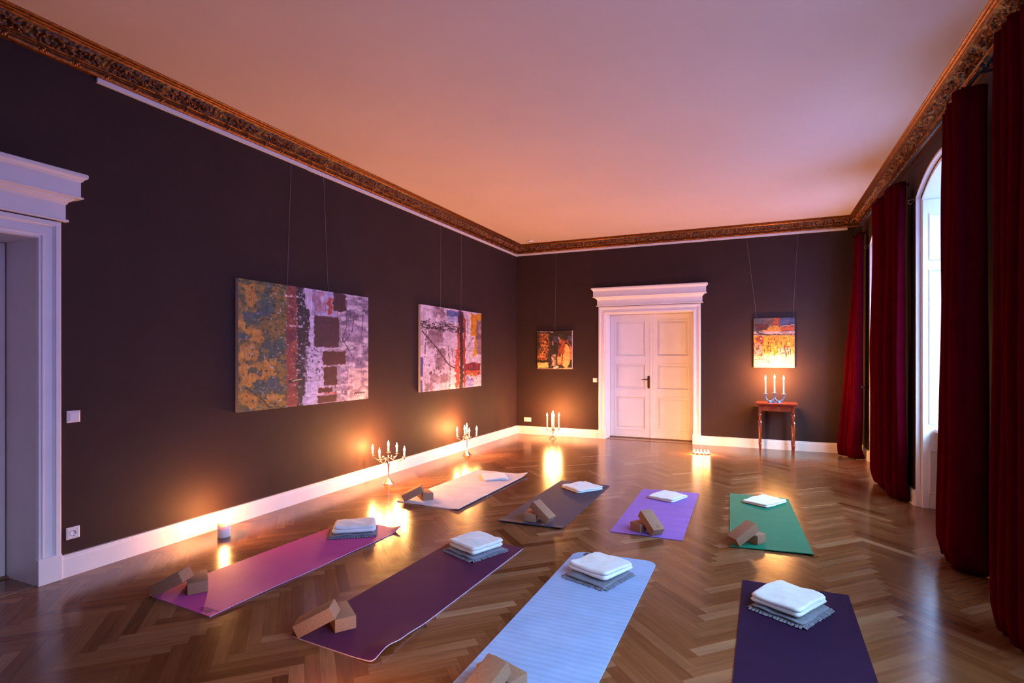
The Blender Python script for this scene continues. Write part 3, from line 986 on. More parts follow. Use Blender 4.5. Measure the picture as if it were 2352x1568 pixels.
plate('light_switch', on_back(-2.822, 1.10), 'switch', 'small white light switch left of the far double door', 'light switch')
plate('wall_socket', on_back(-4.21, 0.288), 'double', 'white double wall socket low in the far left corner', 'wall socket')

root = empty('smoke_detector', (-3.96, 9.77, H))
mb = MB(); mb.lathe([(.05, 0), (.052, -.010), (.048, -.022), (.040, -.030), (.030, -.036), (.002, -.037)], (0, 0, 0), n=28); mb.build('housing', M['plastic'], root, smooth=True)
mb = MB(); mb.lathe([(.034, -.0335), (.034, -.0385), (.030, -.0385), (.030, -.0335)], (0, 0, 0), n=24, cap=False); mb.build('sensor_ring', M['dark_plastic'], root, smooth=True)
tag(root, 'small round smoke detector on the ceiling above the far left corner', 'smoke detector')

# ------------------------------------------------------------------ paintings
def vnoise(h, w, ny, nx, rs):
    g = rs.rand(ny+2, nx+2)
    y = np.linspace(0, ny, h, endpoint=False); x = np.linspace(0, nx, w, endpoint=False)
    yi = y.astype(int); xi = x.astype(int); fy = (y-yi)[:, None]; fx = (x-xi)[None, :]
    fy = fy*fy*(3-2*fy); fx = fx*fx*(3-2*fx)
    a = g[yi][:, xi]; b_ = g[yi][:, xi+1]; c = g[yi+1][:, xi]; d = g[yi+1][:, xi+1]
    return (a*(1-fx)+b_*fx)*(1-fy) + (c*(1-fx)+d*fx)*fy
def fbm(h, w, ny, nx, rs, o=4):
    r = 0; am = .5; t = 0
    for i in range(o):
        r = r + am*vnoise(h, w, max(1, int(ny)), max(1, int(nx)), rs); t += am; am *= .55; ny *= 2; nx *= 2
    return r/t
class Canvas:
    def __init__(s, w, h, seed):
        s.w, s.h = w, h; s.rs = np.random.RandomState(seed)
        s.c = np.zeros((h, w, 3)); s.U, s.V = np.meshgrid((np.arange(w)+.5)/w, (np.arange(h)+.5)/h)
    def n(s, ny, nx, o=4): return fbm(s.h, s.w, ny, nx, s.rs, o)
    def put(s, mask, col, var=.08, k=1.0, ny=40, nx=40):
        col = np.array(col)/255.
        m = np.clip(mask, 0, 1)[..., None]*k
        v = (s.n(ny, nx, 3)-.5)[..., None]*2*var
        s.c = s.c*(1-m) + np.clip(col+v, 0, 1)*m
    def rect(s, u0, u1, v0, v1, col, rag=.012, var=.05, k=1.0):
        ru = (s.n(30, 6)-.5)*2*rag*2; rv = (s.n(6, 30)-.5)*2*rag*2
        m = (s.U+ru > u0) & (s.U+ru < u1) & (s.V+rv > v0) & (s.V+rv < v1)
        s.put(m.astype(float), col, var, k)
    def mottle(s, u0, u1, v0, v1, cols, ny=14, nx=14, rag=.02):
        ru = (s.n(24, 6)-.5)*2*rag; rv = (s.n(6, 24)-.5)*2*rag
        R = ((s.U+ru > u0) & (s.U+ru < u1) & (s.V+rv > v0) & (s.V+rv < v1)).astype(float)
        s.put(R, cols[0], .07)
        for c in cols[1:]:
            q = s.n(ny, nx, 5)
            th = np.quantile(q, .60)
            s.put(R*(np.clip((q-th)*8, 0, 1)), c, .09, .85)
    def line(s, pts, wd, col, rag=.004, brk=0.0):
        m = np.zeros((s.h, s.w)); asp = s.w/s.h
        j = (s.n(20, 20)-.5)*2*rag
        for (u0, v0), (u1, v1) in zip(pts, pts[1:]):
            dx, dy = (u1-u0)*asp, v1-v0; L2 = dx*dx+dy*dy+1e-9
            px, py = (s.U-u0)*asp+j, s.V-v0+j
            t = np.clip((px*dx+py*dy)/L2, 0, 1)
            d = np.sqrt((px-t*dx)**2+(py-t*dy)**2)
            m = np.maximum(m, (d < wd).astype(float))
        if brk: m = m*(s.n(50, 50, 2) > brk)
        s.put(m, col, .03)
    def specks(s, u0, u1, v0, v1, col, q=.9, ny=60, nx=60):
        R = ((s.U > u0) & (s.U < u1) & (s.V > v0) & (s.V < v1))
        f = s.n(ny, nx, 3)
        s.put((R & (f > np.quantile(f, q))).astype(float), col, .04)

def paint_1():
    c = Canvas(450, 300, 1)
    c.c[:] = np.array((150, 135, 150))/255.
    c.mottle(-.1, .31, -.1, 1.1, [(104, 98, 42), (164, 112, 34), (60, 72, 50), (176, 126, 38), (66, 82, 84)], 9, 9)
    c.mottle(.0, .31, -.1, 1.1, [(128, 104, 40), (150, 110, 36), (70, 80, 52)], 16, 22, .3)
    for q in ((.03,.10,.04,.2),(.0,.08,.32,.42),(.10,.16,.36,.48),(.02,.12,.50,.62),(.0,.16,.62,.80),(.14,.24,.60,.74),(.02,.1,.86,.96),(.15,.25,.86,.95)):
        c.mottle(*q, [(178, 124, 34), (190, 138, 44)], 10, 10, .05)
    for q in ((.12,.22,.10,.28),(.03,.13,.24,.36),(.16,.3,.46,.58),(.1,.26,.76,.86),(.04,.14,.66,.7)):
        c.mottle(*q, [(62, 80, 66), (70, 84, 92), (84, 92, 48)], 10, 10, .05)
    c.specks(0, .31, 0, 1, (190, 180, 190), .975); c.specks(0, .31, 0, 1, (38, 38, 40), .965); c.specks(.15, .31, 0, 1, (40, 36, 30), .95, 90, 40)
    c.mottle(.74, 1.1, -.1, 1.1, [(128, 108, 138), (196, 180, 198), (84, 70, 96), (168, 150, 176), (208, 196, 206)], 26, 12)
    c.mottle(.80, 1.1, .70, 1.1, [(196, 172, 176), (214, 196, 192), (130, 104, 124)], 26, 18)
    c.mottle(.44, .60, -.1, 1.1, [(198, 188, 214), (182, 168, 200)], 20, 14)
    c.mottle(.50, .70, .0, .22, [(158, 148, 196), (128, 110, 158), (192, 182, 212), (170, 120, 130)], 14, 14)
    c.rect(.625, .66, .06, .2, (172, 66, 50)); c.rect(.52, .56, .08, .18, (150, 110, 130), .02, .1, .7)
    c.rect(.31, .40, -.1, 1.1, (128, 58, 48), .008, .10); c.mottle(.31, .385, .44, 1.1, [(140, 62, 50), (156, 76, 56), (118, 44, 48)], 20, 8)
    c.rect(.315, .40, .36, .46, (104, 34, 44)); c.specks(.30, .42, 0, 1, (206, 190, 180), .97, 70, 50)
    c.mottle(.385, .445, -.1, 1.1, [(34, 28, 34), (44, 36, 40), (26, 20, 26)], 20, 20); c.rect(.43, .475, .17, .36, (30, 22, 30)); c.rect(.40, .47, .30, .50, (40, 28, 36))
    c.rect(.43, .47, .50, 1.0, (60, 48, 60), .02, .12, .6)
    c.specks(.38, .48, 0, 1, (190, 180, 196), .88, 90, 60)
    c.rect(.46, .55, .52, .78, (196, 186, 212), .008); c.specks(.46, .58, .5, .8, (70, 56, 76), .86, 70, 90)
    c.rect(.44, .53, .80, 1.0, (196, 190, 220), .012)
    c.rect(.425, .47, .92, 1.0, (184, 172, 208), .01)
    for q in ((.67,.78,0,.17),(.51,.72,.225,.50)): c.rect(*q, (66, 26, 44) if q[2] else (58, 24, 36), .006, .03)
    for q in ((.58,.78,.535,.66),(.59,.70,.675,.84),(.545,.66,.86,.905),(.54,.70,.93,.995)): c.rect(*q, (76, 32, 34), .006, .03)
    for v in (.185, .515, .67, .855, .915): c.line([(.54, v), (.76, v-.005)], .008, (214, 190, 198), .012, .45)
    c.line([(.60, .915), (.70, .915)], .006, (190, 60, 50), .01, .4)
    c.line([(.30, .09), (.41, .08)], .007, (216, 206, 206), .008, .4); c.line([(.31, .33), (.42, .33)], .007, (216, 206, 206), .008, .4); c.line([(.33, .79), (.43, .775)], .012, (20, 16, 16)); c.line([(.35, .785), (.42, .775)], .005, (206, 190, 150))
    for l in ([(.785,.02),(.79,.3),(.74,.48)], [(.86,.2),(.84,.34),(.76,.46)], [(.95,.12),(.93,.4)], [(.72,.36),(.86,.62)], [(.70,.62),(.69,.95)], [(.31,.50),(.40,.60)], [(.33,.12),(.36,.30)]): c.line(l, .0035, (44, 30, 40), .006, .38)
    c.line([(.05, .82), (.15, .92), (.20, 1.0)], .005, (30, 26, 22), .006, .4)
    # the painter's scrawl, lower right
    c.line([(.86, .935), (.875, .925), (.88, .94), (.895, .928), (.905, .94), (.92, .925), (.925, .94), (.94, .93), (.955, .938), (.965, .93)], .004, (40, 28, 40), .002)
    return c
def paint_2():
    c = Canvas(270, 270, 2)
    c.c[:] = np.array((206, 184, 196))/255.
    c.mottle(-.1, 1.1, -.1, 1.1, [(204, 182, 196), (188, 164, 180), (216, 198, 206)], 14, 10)
    for q in ((.08,.32,.24,.48),(.20,.36,.0,.12),(.12,.40,.80,.9),(.22,.36,.50,.74),(.06,.2,.90,1.0)):
        c.mottle(*q, [(150, 120, 134), (104, 78, 88), (176, 150, 164), (128, 98, 108)], 22, 12, .06)
    c.mottle(.38, .60, .02, .10, [(76, 84, 142), (56, 62, 120), (110, 110, 160)], 10, 10); c.rect(.40, .58, .09, .16, (160, 160, 196), .02)
    c.rect(.42, .54, .75, 1.0, (214, 204, 204), .01)
    c.rect(.56, .60, .20, .95, (176, 66, 52), .012, .08); c.rect(.60, .66, .02, 1.0, (58, 22, 26), .01, .03); c.rect(.66, .70, .1, 1.0, (150, 52, 46), .014, .1); c.rect(.575, .62, .0, .2, (70, 26, 50), .02)
    c.rect(.53, .565, .5, .98, (190, 74, 54), .02)
    c.rect(.80, 1.0, .02, .32, (206, 136, 32), .012, .08); c.rect(.87, .92, .3, .56, (206, 140, 40), .01); c.rect(.83, .90, .5, .6, (216, 156, 44), .02)
    c.mottle(.90, 1.1, .10, .56, [(140, 110, 110), (176, 150, 156), (112, 84, 86)], 18, 10, .03)
    c.mottle(.68, .98, .68, .80, [(120, 30, 56), (96, 22, 44), (160, 60, 60)], 14, 14); c.mottle(.70, .98, .78, .84, [(196, 84, 56), (170, 56, 50)], 12, 12); c.rect(.78, .88, .825, .86, (214, 150, 50), .02)
    c.rect(.70, .84, .87, 1.0, (150, 146, 190), .03, .12); c.rect(.86, 1.0, .86, 1.0, (214, 200, 200), .01); c.rect(.0, .035, .60, .82, (62, 62, 130), .006); c.rect(.0, .03, .86, 1.0, (70, 66, 128), .006)
    for k in range(6):
        v = .20 + .012*k
        c.line([(0, v), (.3, v-.02+.006*k), (.66, v+.03)], .006, (32, 20, 28), .03, .46)
    c.line([(.02, .30), (.24, .50), (.42, .70), (.52, .74)], .007, (50, 30, 36), .008, .3); c.line([(.40, .46), (.44, .72), (.43, 1.0)], .005, (44, 28, 34), .01, .4); c.line([(.08, .3), (.06, .6)], .005, (44, 28, 34), .01, .4)
    c.line([(.98, .12), (.74, .48)], .005, (60, 30, 26), .012, .42); c.line([(.73, .1), (.74, .3)], .004, (60, 30, 26), .006, .4); c.line([(.47, .5), (.50, .7)], .004, (40, 26, 30), .01, .4)
    c.specks(.1, .3, .66, .8, (48, 32, 38), .93, 40, 40); c.specks(.7, 1, .8, .9, (40, 26, 36), .86, 60, 50); c.specks(.0, .7, .15, .3, (40, 26, 36), .9, 50, 50)
    return c
def paint_3():
    c = Canvas(180, 190, 3)
    c.c[:] = np.array((38, 28, 26))/255.
    c.mottle(-.1, 1.1, -.1, 1.1, [(40, 30, 28), (62, 46, 40), (30, 24, 26)], 12, 12)
    m = np.clip(1.5-np.abs(c.U-.17-.05*np.sin(c.V*5))/.12, 0, 1)*(c.V > .07)*(c.V < .80)
    q = c.n(26, 26, 4); c.put(m*np.clip((q-.40)*12, 0, 1), (186, 92, 34), .16); q = c.n(30, 30, 4); c.put(m*np.clip((q-.55)*12, 0, 1), (226, 156, 96), .1); q = c.n(26, 26, 4); c.put(m*np.clip((q-.58)*14, 0, 1), (70, 26, 14), .05)
    c.mottle(.02, .33, .83, .97, [(232, 190, 110), (206, 130, 50), (236, 206, 140)], 12, 12); c.rect(0, .34, .77, .82, (26, 16, 12), .01)
    m = ((c.U-.81)/.13)**2 + ((c.V-.66)/.30)**2 < 1.0 + .5*(c.n(8, 8)-.5); c.put(m.astype(float), (226, 176, 104), .07)
    m = ((c.U-.70)/.10)**2 + ((c.V-.42)/.22)**2 < 1; q = c.n(20, 20); c.put(m*np.clip((q-.36)*10, 0, 1), (160, 66, 32), .15)
    c.mottle(.92, 1.0, .42, .75, [(206, 120, 56), (170, 84, 40)], 10, 8); c.mottle(.58, .70, .68, .88, [(222, 170, 104), (170, 90, 50)], 12, 10)
    c.line([(.60, .66), (.72, .34), (.84, .26), (.95, .44)], .022, (176, 84, 52), .02, .35); c.line([(.72, .4), (.71, .9)], .016, (150, 62, 30), .02, .3)
    c.mottle(.46, .60, .15, .30, [(60, 56, 84), (80, 74, 104)], 8, 8); c.mottle(.86, 1, .14, .28, [(64, 60, 92), (90, 80, 110)], 10, 10); c.mottle(.42, .54, .62, .92, [(110, 84, 78), (84, 62, 60), (206, 170, 160)], 16, 12)
    c.line([(.44, .70), (.48, .78), (.46, .88)], .02, (212, 176, 160), .02); c.line([(.62, .18), (.66, .28)], .018, (176, 142, 132), .012); c.line([(.45, .28), (.46, .38)], .01, (196, 166, 156), .01)
    c.line([(.5, .98), (.58, .94)], .03, (230, 200, 196), .02); c.line([(.62, .985), (1, .97)], .016, (220, 176, 120), .012, .35); c.line([(0, .02), (.5, .03)], .010, (206, 180, 166), .02, .45)
    c.rect(.975, 1.0, 0, 1, (206, 172, 176), .0, .02); c.rect(0, 1, .985, 1.0, (226, 176, 150), .0, .02)
    c.specks(0, 1, 0, 1, (206, 160, 120), .985, 50, 50)
    return c
def paint_4():
    c = Canvas(180, 222, 4)
    c.c[:] = np.array((206, 196, 176))/255.
    c.mottle(-.1, 1.1, -.1, 1.1, [(214, 204, 178), (200, 196, 190), (222, 210, 168)], 6, 6)
    c.mottle(-.1, 1.1, -.1, .33, [(96, 84, 84), (62, 52, 58), (130, 110, 104), (112, 66, 52)], 22, 6)
    c.mottle(-.02, .2, -.1, .33, [(92, 88, 90), (112, 104, 104)], 20, 6)
    c.mottle(.64, 1.1, -.1, .17, [(72, 78, 116), (100, 100, 140), (56, 56, 84)], 16, 4); c.rect(.48, .64, -.1, .15, (176, 78, 42), .03, .1)
    c.mottle(.22, .70, .17, .33, [(206, 140, 50), (226, 158, 62), (180, 96, 44)], 14, 7, .05); c.rect(.68, 1.0, .18, .26, (196, 88, 44), .02, .1); c.mottle(.05, .35, .12, .24, [(104, 44, 34), (160, 110, 96), (66, 36, 40)], 18, 6)
    c.mottle(.0, 1.0, .27, .34, [(206, 176, 176), (220, 196, 190), (160, 110, 100)], 30, 4)
    c.line([(0, .325), (.3, .335), (1, .34)], .008, (40, 20, 18), .02, .30); c.line([(.1, .29), (.2, .32), (.4, .34)], .014, (34, 20, 22), .02, .3); c.line([(0, .14), (.5, .13), (1, .16)], .008, (70, 26, 22), .03, .42); c.line([(.7, .165), (1, .145)], .008, (226, 160, 140), .01)
    m = np.clip((.72 + .10*(c.n(6, 9)-.5)*4 - c.V)*12, 0, 1)*(c.V > .35)
    c.put(m, (222, 150, 40), .10, 1, 50, 24); q = c.n(10, 12, 4); c.put(m*np.clip((q-.5)*9, 0, 1)*(c.U > .55)*(c.V < .62), (204, 92, 46), .1); q = c.n(12, 10, 4); c.put(m*np.clip((q-.45)*9, 0, 1)*(c.U < .25), (150, 66, 56), .14); q = c.n(22, 22, 4); c.put(m*np.clip((q-.58)*12, 0, 1), (240, 190, 70), .08)
    c.mottle(.0, .22, .52, .78, [(196, 160, 140), (120, 70, 66), (206, 150, 80)], 30, 12); c.mottle(.6, .92, .60, .78, [(196, 188, 150), (206, 196, 170)], 12, 10)
    for k in range(26):
        u = c.rs.rand(); v = .38 + .34*c.rs.rand(); c.line([(u, v), (u+.02*(c.rs.rand()-.5), v+.04+.07*c.rs.rand())], .006, (46, 18, 16), .008, .35)
    for k in range(12):
        u = c.rs.rand()*.8; v = .40 + .3*c.rs.rand(); c.line([(u, v), (u+.14, v+.02*(c.rs.rand()-.5))], .004, (70, 22, 22), .008, .42)
    for l in ([(.02,.84),(.3,.83)], [(.10,.80),(.24,.82)], [(.24,.87),(.40,.86)], [(.64,.72),(.82,.70)], [(.36,.88),(.48,.96)], [(.25,.74),(.28,.82)]): c.line(l, .008, (92, 78, 104), .02, .42)
    c.specks(0, .5, .55, .8, (60, 40, 44), .93, 44, 44); c.rect(.012, .03, .965, .99, (40, 24, 20), .0)
    return c

def painting(name, mtx, W, Hh, thick, canvas, label, cords, dim=1.0):
    root = bpy.data.objects.new(name, None); root.matrix_world = mtx; root.empty_display_size = .2; COL.objects.link(root)
    gw, gh = canvas.w, canvas.h
    mb = MB()
    V = mb.grid([[( -W/2 + W*i/(gw-1), thick, Hh/2 - Hh*j/(gh-1)) for i in range(gw)] for j in range(gh)])
    cc = canvas.c.copy()
    # loaded-brush texture: short strokes over everything, then slightly soft edges
    st1 = canvas.n(gh//3, gw//14, 3)-.5; st2 = canvas.n(gh//14, gw//3, 3)-.5; pick = np.clip((canvas.n(8, 8)-.5)*8+.5, 0, 1)
    cc = cc*(1 + (.55*(st1*pick + st2*(1-pick)))[..., None])
    pd = np.pad(cc, ((1, 1), (1, 1), (0, 0)), mode='edge')
    cc = (pd[1:-1, 1:-1]*4 + pd[:-2, 1:-1]*2 + pd[2:, 1:-1]*2 + pd[1:-1, :-2]*2 + pd[1:-1, 2:]*2 + pd[:-2, :-2] + pd[2:, 2:] + pd[:-2, 2:] + pd[2:, :-2])/16*dim
    cols = np.ones((gh*gw, 4)); srgb = np.clip(cc, 0, 1).reshape(-1, 3)
    cols[:, :3] = np.where(srgb <= .04045, srgb/12.92, ((srgb+.055)/1.055)**2.4)
    o = mb.build('canvas', M['paint'], root)
    at = o.data.attributes.new('paint', 'FLOAT_COLOR', 'POINT')
    at.data.foreach_set('color', cols.ravel().astype(np.float32))
    mb = MB(); mb.box((-W/2, .004, -Hh/2), (W/2, thick-.0008, Hh/2))
    mb.build('stretcher_frame', M['canvas_edge'], root)
    for (ua, ub) in cords:
        mb = MB(); mb.tube([(ua, .006, 3.56-mtx[2][3]), (ub, .006, Hh/2-.02)], .0012, 5)
        mb.build('hanging_cord', M['cord'], root)
    tag(root, label, 'painting')
painting('painting', on_left(4.585, 1.652), 1.875, 1.25, .040, paint_1(), 'large abstract painting, green and ochre left half, maroon blocks on white', [(4.32-4.585, 4.265-4.585), (4.79-4.585, 4.862-4.585)])
painting('painting', on_left(7.63, 1.665), 1.90, 1.262, .040, paint_2(), 'abstract painting, mostly pinkish white with black and red stripe and yellow corner', [(7.295-7.63, 7.28-7.63), (7.93-7.63, 7.92-7.63)])
painting('painting', on_back(-3.628, 1.675), 0.735, 0.745, .030, paint_3(), 'small dark square painting with orange and cream shapes, left of the far door', [(.03, .0)])
painting('painting', on_back(0.242, 1.775), 0.618, 0.828, .030, paint_4(), 'small orange and yellow painting hanging above the side table', [(-.42, -.26), (.355, .285)], .80)

# ------------------------------------------------------------------ candles
def flame_obj(parent, z, s=1.0):
    mb = MB()
    prof = [(.0006, 0), (.0040, .004), (.0068, .011), (.0066, .018), (.0042, .027), (.0018, .036), (.0004, .042)]
    mb.lathe([(r*s, z+h*s) for r, h in prof], n=12)
    return mb.build('flame', M['flame'], parent, smooth=True)
def add_light(parent, z, power, radius=.012):
    ld = bpy.data.lights.new('candle_light', 'POINT')
    ld.energy = power; ld.color = CANDLE_COL; ld.shadow_soft_size = radius
    lo = bpy.data.objects.new('candle_light', ld); lo.location = (0, 0, z); lo.parent = parent
    COL.objects.link(lo)
    return lo
def candle(loc, r, h, label, group=None, power=1.0, s=1.8, name='candle', cat='candle', taper=.9):
    root = empty(name, loc)
    mb = MB(); mb.lathe([(r*.98, 0), (r, .003), (r*taper, h-.003), (r*taper*.9, h), (r*taper*.5, h-.003), (.001, h-.004)], n=20)
    mb.build('wax_body', M['wax'], root, smooth=True, angle=math.radians(50))
    mb = MB(); mb.tube([(0, 0, h-.004), (.001, 0, h+.008)], .0009, 6); mb.build('wick', M['wick'], root)
    flame_obj(root, h+.004, s)
    if power: add_light(root, h+.022*s, CANDLE_W*power)
    return tag(root, label, cat, group)

# pillar candle against the left baseboard, built with a burnt-down well
def pillar(loc, label, power):
    root = empty('pillar_candle', loc)
    mb = MB(); r, h = .052, .130
    mb.lathe([(r*.97, 0), (r, .004), (r, h-.004), (r-.003, h), (r-.007, h-.001), (r-.012, h-.012), (.02, h-.022), (.001, h-.024)], n=40)
    mb.build('wax_body', M['wax'], root, smooth=True, angle=math.radians(50))
    mb = MB(); mb.tube([(0, 0, h-.024), (.001, 0, h-.008)], .0014, 6); mb.build('wick', M['wick'], root)
    flame_obj(root, h-.012, 1.5)
    add_light(root, h+.034, CANDLE_W*power, .016)
    tag(root, label, 'candle')
pillar((-4.203, 3.337, 0), 'thick white pillar candle on the floor against the left baseboard', 1.1)
pillar((-1.60, 1.80, 0), 'thick white pillar candle just below the bottom edge of the photo', 0.55)

def candelabrum(loc, rz, label, arms=4, R=.20, zc=.30, zcen=.36, hbase=0, style='square', stemr=.012, cups_z=None):
    root = empty('candelabrum', loc, rz)
    # base
    mb = MB()
    if style == 'square':
        prof = [(.072, 0), (.072, .006), (.066, .012), (.050, .026), (.034, .046), (.020, .056), (.012, .062), (.010, .068)]
        n = 8
        rings = []
        for r, z in prof:
            ring = []
            for i in range(24):
                a = 2*PI*i/24
                f = 1 + .10*math.cos(4*a)*(r/.072)
                ring.append(mb.bm.verts.new((r*f*math.cos(a), r*f*math.sin(a), z)))
            rings.append(ring)
        for a, b_ in zip(rings, rings[1:]):
            for i in range(24): mb.face([a[i], a[(i+1) % 24], b_[(i+1) % 24], b_[i]])
        mb.face(rings[0]); mb.face(rings[-1])
    else:
        for k in range(3):
            a = 2*PI*k/3 + .5
            mb.tube([(0, 0, .05), (.02*math.cos(a), .02*math.sin(a), .045), (.045*math.cos(a), .045*math.sin(a), .018), (.064*math.cos(a), .064*math.sin(a), .008), (.072*math.cos(a), .072*math.sin(a), .012)], [.008, .008, .006, .007, .006], 8)
        mb.lathe([(.004, .034), (.012, .040), (.014, .050), (.007, .060)], n=14)
    mb.build('base', M['silver'], root, smooth=True, angle=math.radians(40))
    z0 = .062 if style == 'square' else .056
    zs = zc - .035
    mb = MB()
    q = zs - z0
    prof = [(.008, z0), (.013, z0+.006), (.006, z0+.014), (.010, z0+.030), (.006, z0+.040), (.007, z0+.06*q/.2)]
    prof += [(.011*stemr/.012, z0+.72*q), (.014*stemr/.012, z0+.82*q), (.008, z0+.86*q), (.014, z0+.91*q), (.009, zs), (.016, zs+.010), (.008, zs+.022), (.006, zcen-.035)]
    mb.lathe(prof, n=16)
    mb.build('stem', M['silver'], root, smooth=True)
    def cup(parent, c):
        mb = MB(); mb.lathe([(.005, -.028), (.010, -.024), (.006, -.016), (.024, -.006), (.027, -.002), (.024, 0), (.010, -.004), (.011, .012), (.013, .018), (.0115, .018), (.0105, .004)], c, n=18, cap=False)
        mb.build('candle_cup', M['silver'], parent, smooth=True)
    spots = []
    for k in range(arms):
        a = 2*PI*k/arms
        ca, sa = math.cos(a), math.sin(a)
        pts = []
        for i in range(15):
            t = i/14
            rr = R*(.06 + .94*t)
            zz = zs + .010 + .028*math.sin(PI*t*.9)*(1-t) - .055*math.sin(PI*min(1, t*1.05))**1.5 + (zc-.028-zs-.010)*t**3
            pts.append((rr*ca, rr*sa, zz))
        pts[-1] = (R*ca, R*sa, zc-.026)
        pts.insert(-1, (R*ca*.995, R*sa*.995, zc-.042))
        mb = MB(); mb.tube(pts, .0042, 8)
        # little scroll
        sc = [(R*.34*ca + .018*math.cos(b)*ca*(1-b/9), R*.34*sa + .018*math.cos(b)*sa*(1-b/9), zs+.012 + .018*math.sin(b)*(1-b/9)) for b in [x*.5 for x in range(14)]]
        mb.tube(sc, .0026, 6)
        arm = mb.build('arm', M['silver'], root, smooth=True)
        cup(arm, (R*ca, R*sa, zc))
        spots.append((R*math.cos(a+rz), R*math.sin(a+rz), zc+.004))
    cup(root, (0, 0, zcen))
    spots.append((0, 0, zcen+.004))
    tag(root, label, 'candelabrum')
    return [Vector(loc)+Vector(p) for p in spots]

DIRN = {'B': 'nearest tall silver candelabrum', 'C': 'middle silver candelabrum by the left wall', 'D': 'far silver candelabrum under the dark painting'}
def fill(spots, key, names, h, hc, r, power, group):
    for i, p in enumerate(spots):
        candle(p, r, hc if i == len(spots)-1 else h, names[i], group, power)
sp = candelabrum((-4.12, 5.54, 0), math.radians(8), 'tall silver five arm candelabrum nearest along the left wall', R=.215, zc=.335, zcen=.385, stemr=.016)
fill(sp, 'B', ['short burning candle on the room side arm of the nearest candelabrum', 'short burning candle on the right arm of the nearest candelabrum',
               'short burning candle on the wall side arm of the nearest candelabrum', 'short burning candle on the left arm of the nearest candelabrum',
               'short burning candle crowning the nearest candelabrum'], .050, .058, .0105, .8, None)
sp = candelabrum((-4.17, 7.62, 0), math.radians(42), 'silver five arm candelabrum below the pinkish white painting', R=.158, zc=.300, zcen=.345, stemr=.010)
fill(sp, 'C', ['burning candle on the right arm facing the room, middle candelabrum', 'burning candle on the far arm by the wall, middle candelabrum',
               'burning candle on the left arm by the wall, middle candelabrum', 'burning candle on the left arm facing the room, middle candelabrum',
               'burning candle crowning the middle candelabrum'], .070, .075, .0105, .8, None)
sp = candelabrum((-3.515, 9.78, 0), math.radians(28), 'small three footed silver candelabrum under the dark square painting', R=.112, zc=.195, zcen=.235, style='tripod', stemr=.009)
fill(sp, 'D', ['long white burning candle, right arm of the far candelabrum', 'long white burning candle, wall side arm of the far candelabrum',
               'long white burning candle, left arm of the far candelabrum', 'long white burning candle, front arm of the far candelabrum',
               'long white burning candle, centre of the far candelabrum'], .215, .215, .0115, .85, None)

# tea lights in pink cups at the foot of the far door
for i, (x, y) in enumerate(((-.925, 9.20), (-.872, 9.17), (-.820, 9.20), (-.765, 9.185), (-.715, 9.22))):
    root = empty('tealight_holder', (x, y, 0))
    mb = MB(); mb.lathe([(.018, 0), (.022, .003), (.024, .030), (.022, .030), (.020, .006), (.001, .005)], n=18); mb.build('cup', M['pink_cup'], root, smooth=True)
    tag(root, ['leftmost pink tealight cup at the foot of the far door frame', 'second from left of the five pink tealight cups by the door frame', 'middle one of the five pink tealight cups by the door frame',
               'second from right of the five pink tealight cups by the door frame', 'rightmost pink tealight cup at the foot of the far door frame'][i], 'candle holder', 'tealight cups on the floor by the far door')
    c = candle((x, y, .006), .0185, .016, ['tealight burning in the leftmost pink cup', 'tealight burning in the second pink cup from left', 'tealight burning in the middle pink cup',
               'tealight burning in the second pink cup from right', 'tealight burning in the rightmost pink cup'][i], 'tealights by the far door', .5, 1.25, 'tealight', 'tealight', 1.0)

# ------------------------------------------------------------------ side table and blue candle holder
def side_table():
    root = empty('side_table', (0.272, 9.925, 0))
    W2, D2, T = .303, .225, .800
    mb = MB(); mb.box((-W2, -D2, T-.022), (W2, D2, T), .006); mb.box((-W2+.012, -D2+.012, T-.032), (W2-.012, D2-.012, T-.022), .004)
    mb.build('tabletop', M['mahogany'], root)
    mb = MB()
    mb.box((-W2+.045, -D2+.05, T-.130), (-W2+.065, D2-.05, T-.032)); mb.box((W2-.065, -D2+.05, T-.130), (W2-.045, D2-.05, T-.032))
    mb.box((-W2+.05, D2-.065, T-.130), (W2-.05, D2-.045, T-.032))
    mb.box((-W2+.05, -D2+.055, T-.130), (W2-.05, -D2+.045, T-.122)); mb.box((-W2+.05, -D2+.045, T-.044), (W2-.05, -D2+.055, T-.032))
    mb.build('apron', M['mahogany'], root)
    mb = MB(); mb.box((-W2+.085, -D2+.040, T-.121), (W2-.085, -D2+.058, T-.045), .002)
    dr = mb.build('drawer', M['mahogany'], root)
    mb = MB(); mb.tube([(0, -D2+.040, T-.074), (0, -D2+.036, T-.074)], .007, 14); mb.box((-.0045, -D2+.036, T-.096), (.0045, -D2+.040, T-.076), .001)
    mb.build('keyhole_plate', M['silver'], dr)
    for sx in (-1, 1):
        for sy in (-1, 1):
            mb = MB(); cx, cy = sx*(W2-.062), sy*(D2-.055)
            mb.box((cx-.022, cy-.022, T-.150), (cx+.022, cy+.022, T-.032), .002)
            prof = [(.014, T-.150), (.020, T-.158), (.012, T-.168), (.018, T-.180), (.021, T-.200), (.017, T-.235), (.013, T-.262), (.020, T-.270), (.013, T-.280), (.022, T-.300), (.027, T-.318), (.020, T-.336), (.025, T-.345), (.017, T-.355),
                    (.021, T-.375), (.020, T-.45), (.016, T-.60), (.012, .178), (.022, .170), (.013, .160), (.020, .150), (.021, .138), (.013, .126), (.020, .118), (.016, .108), (.013, .05), (.011, 0)]
            mb.lathe([(r*1.22, z) for r, z in prof], (cx, cy, 0), n=18)
            mb.build('leg', M['mahogany'], root, smooth=True, angle=math.radians(35))
    tag(root, 'small reddish mahogany side table with turned legs below the orange painting', 'table')
side_table()
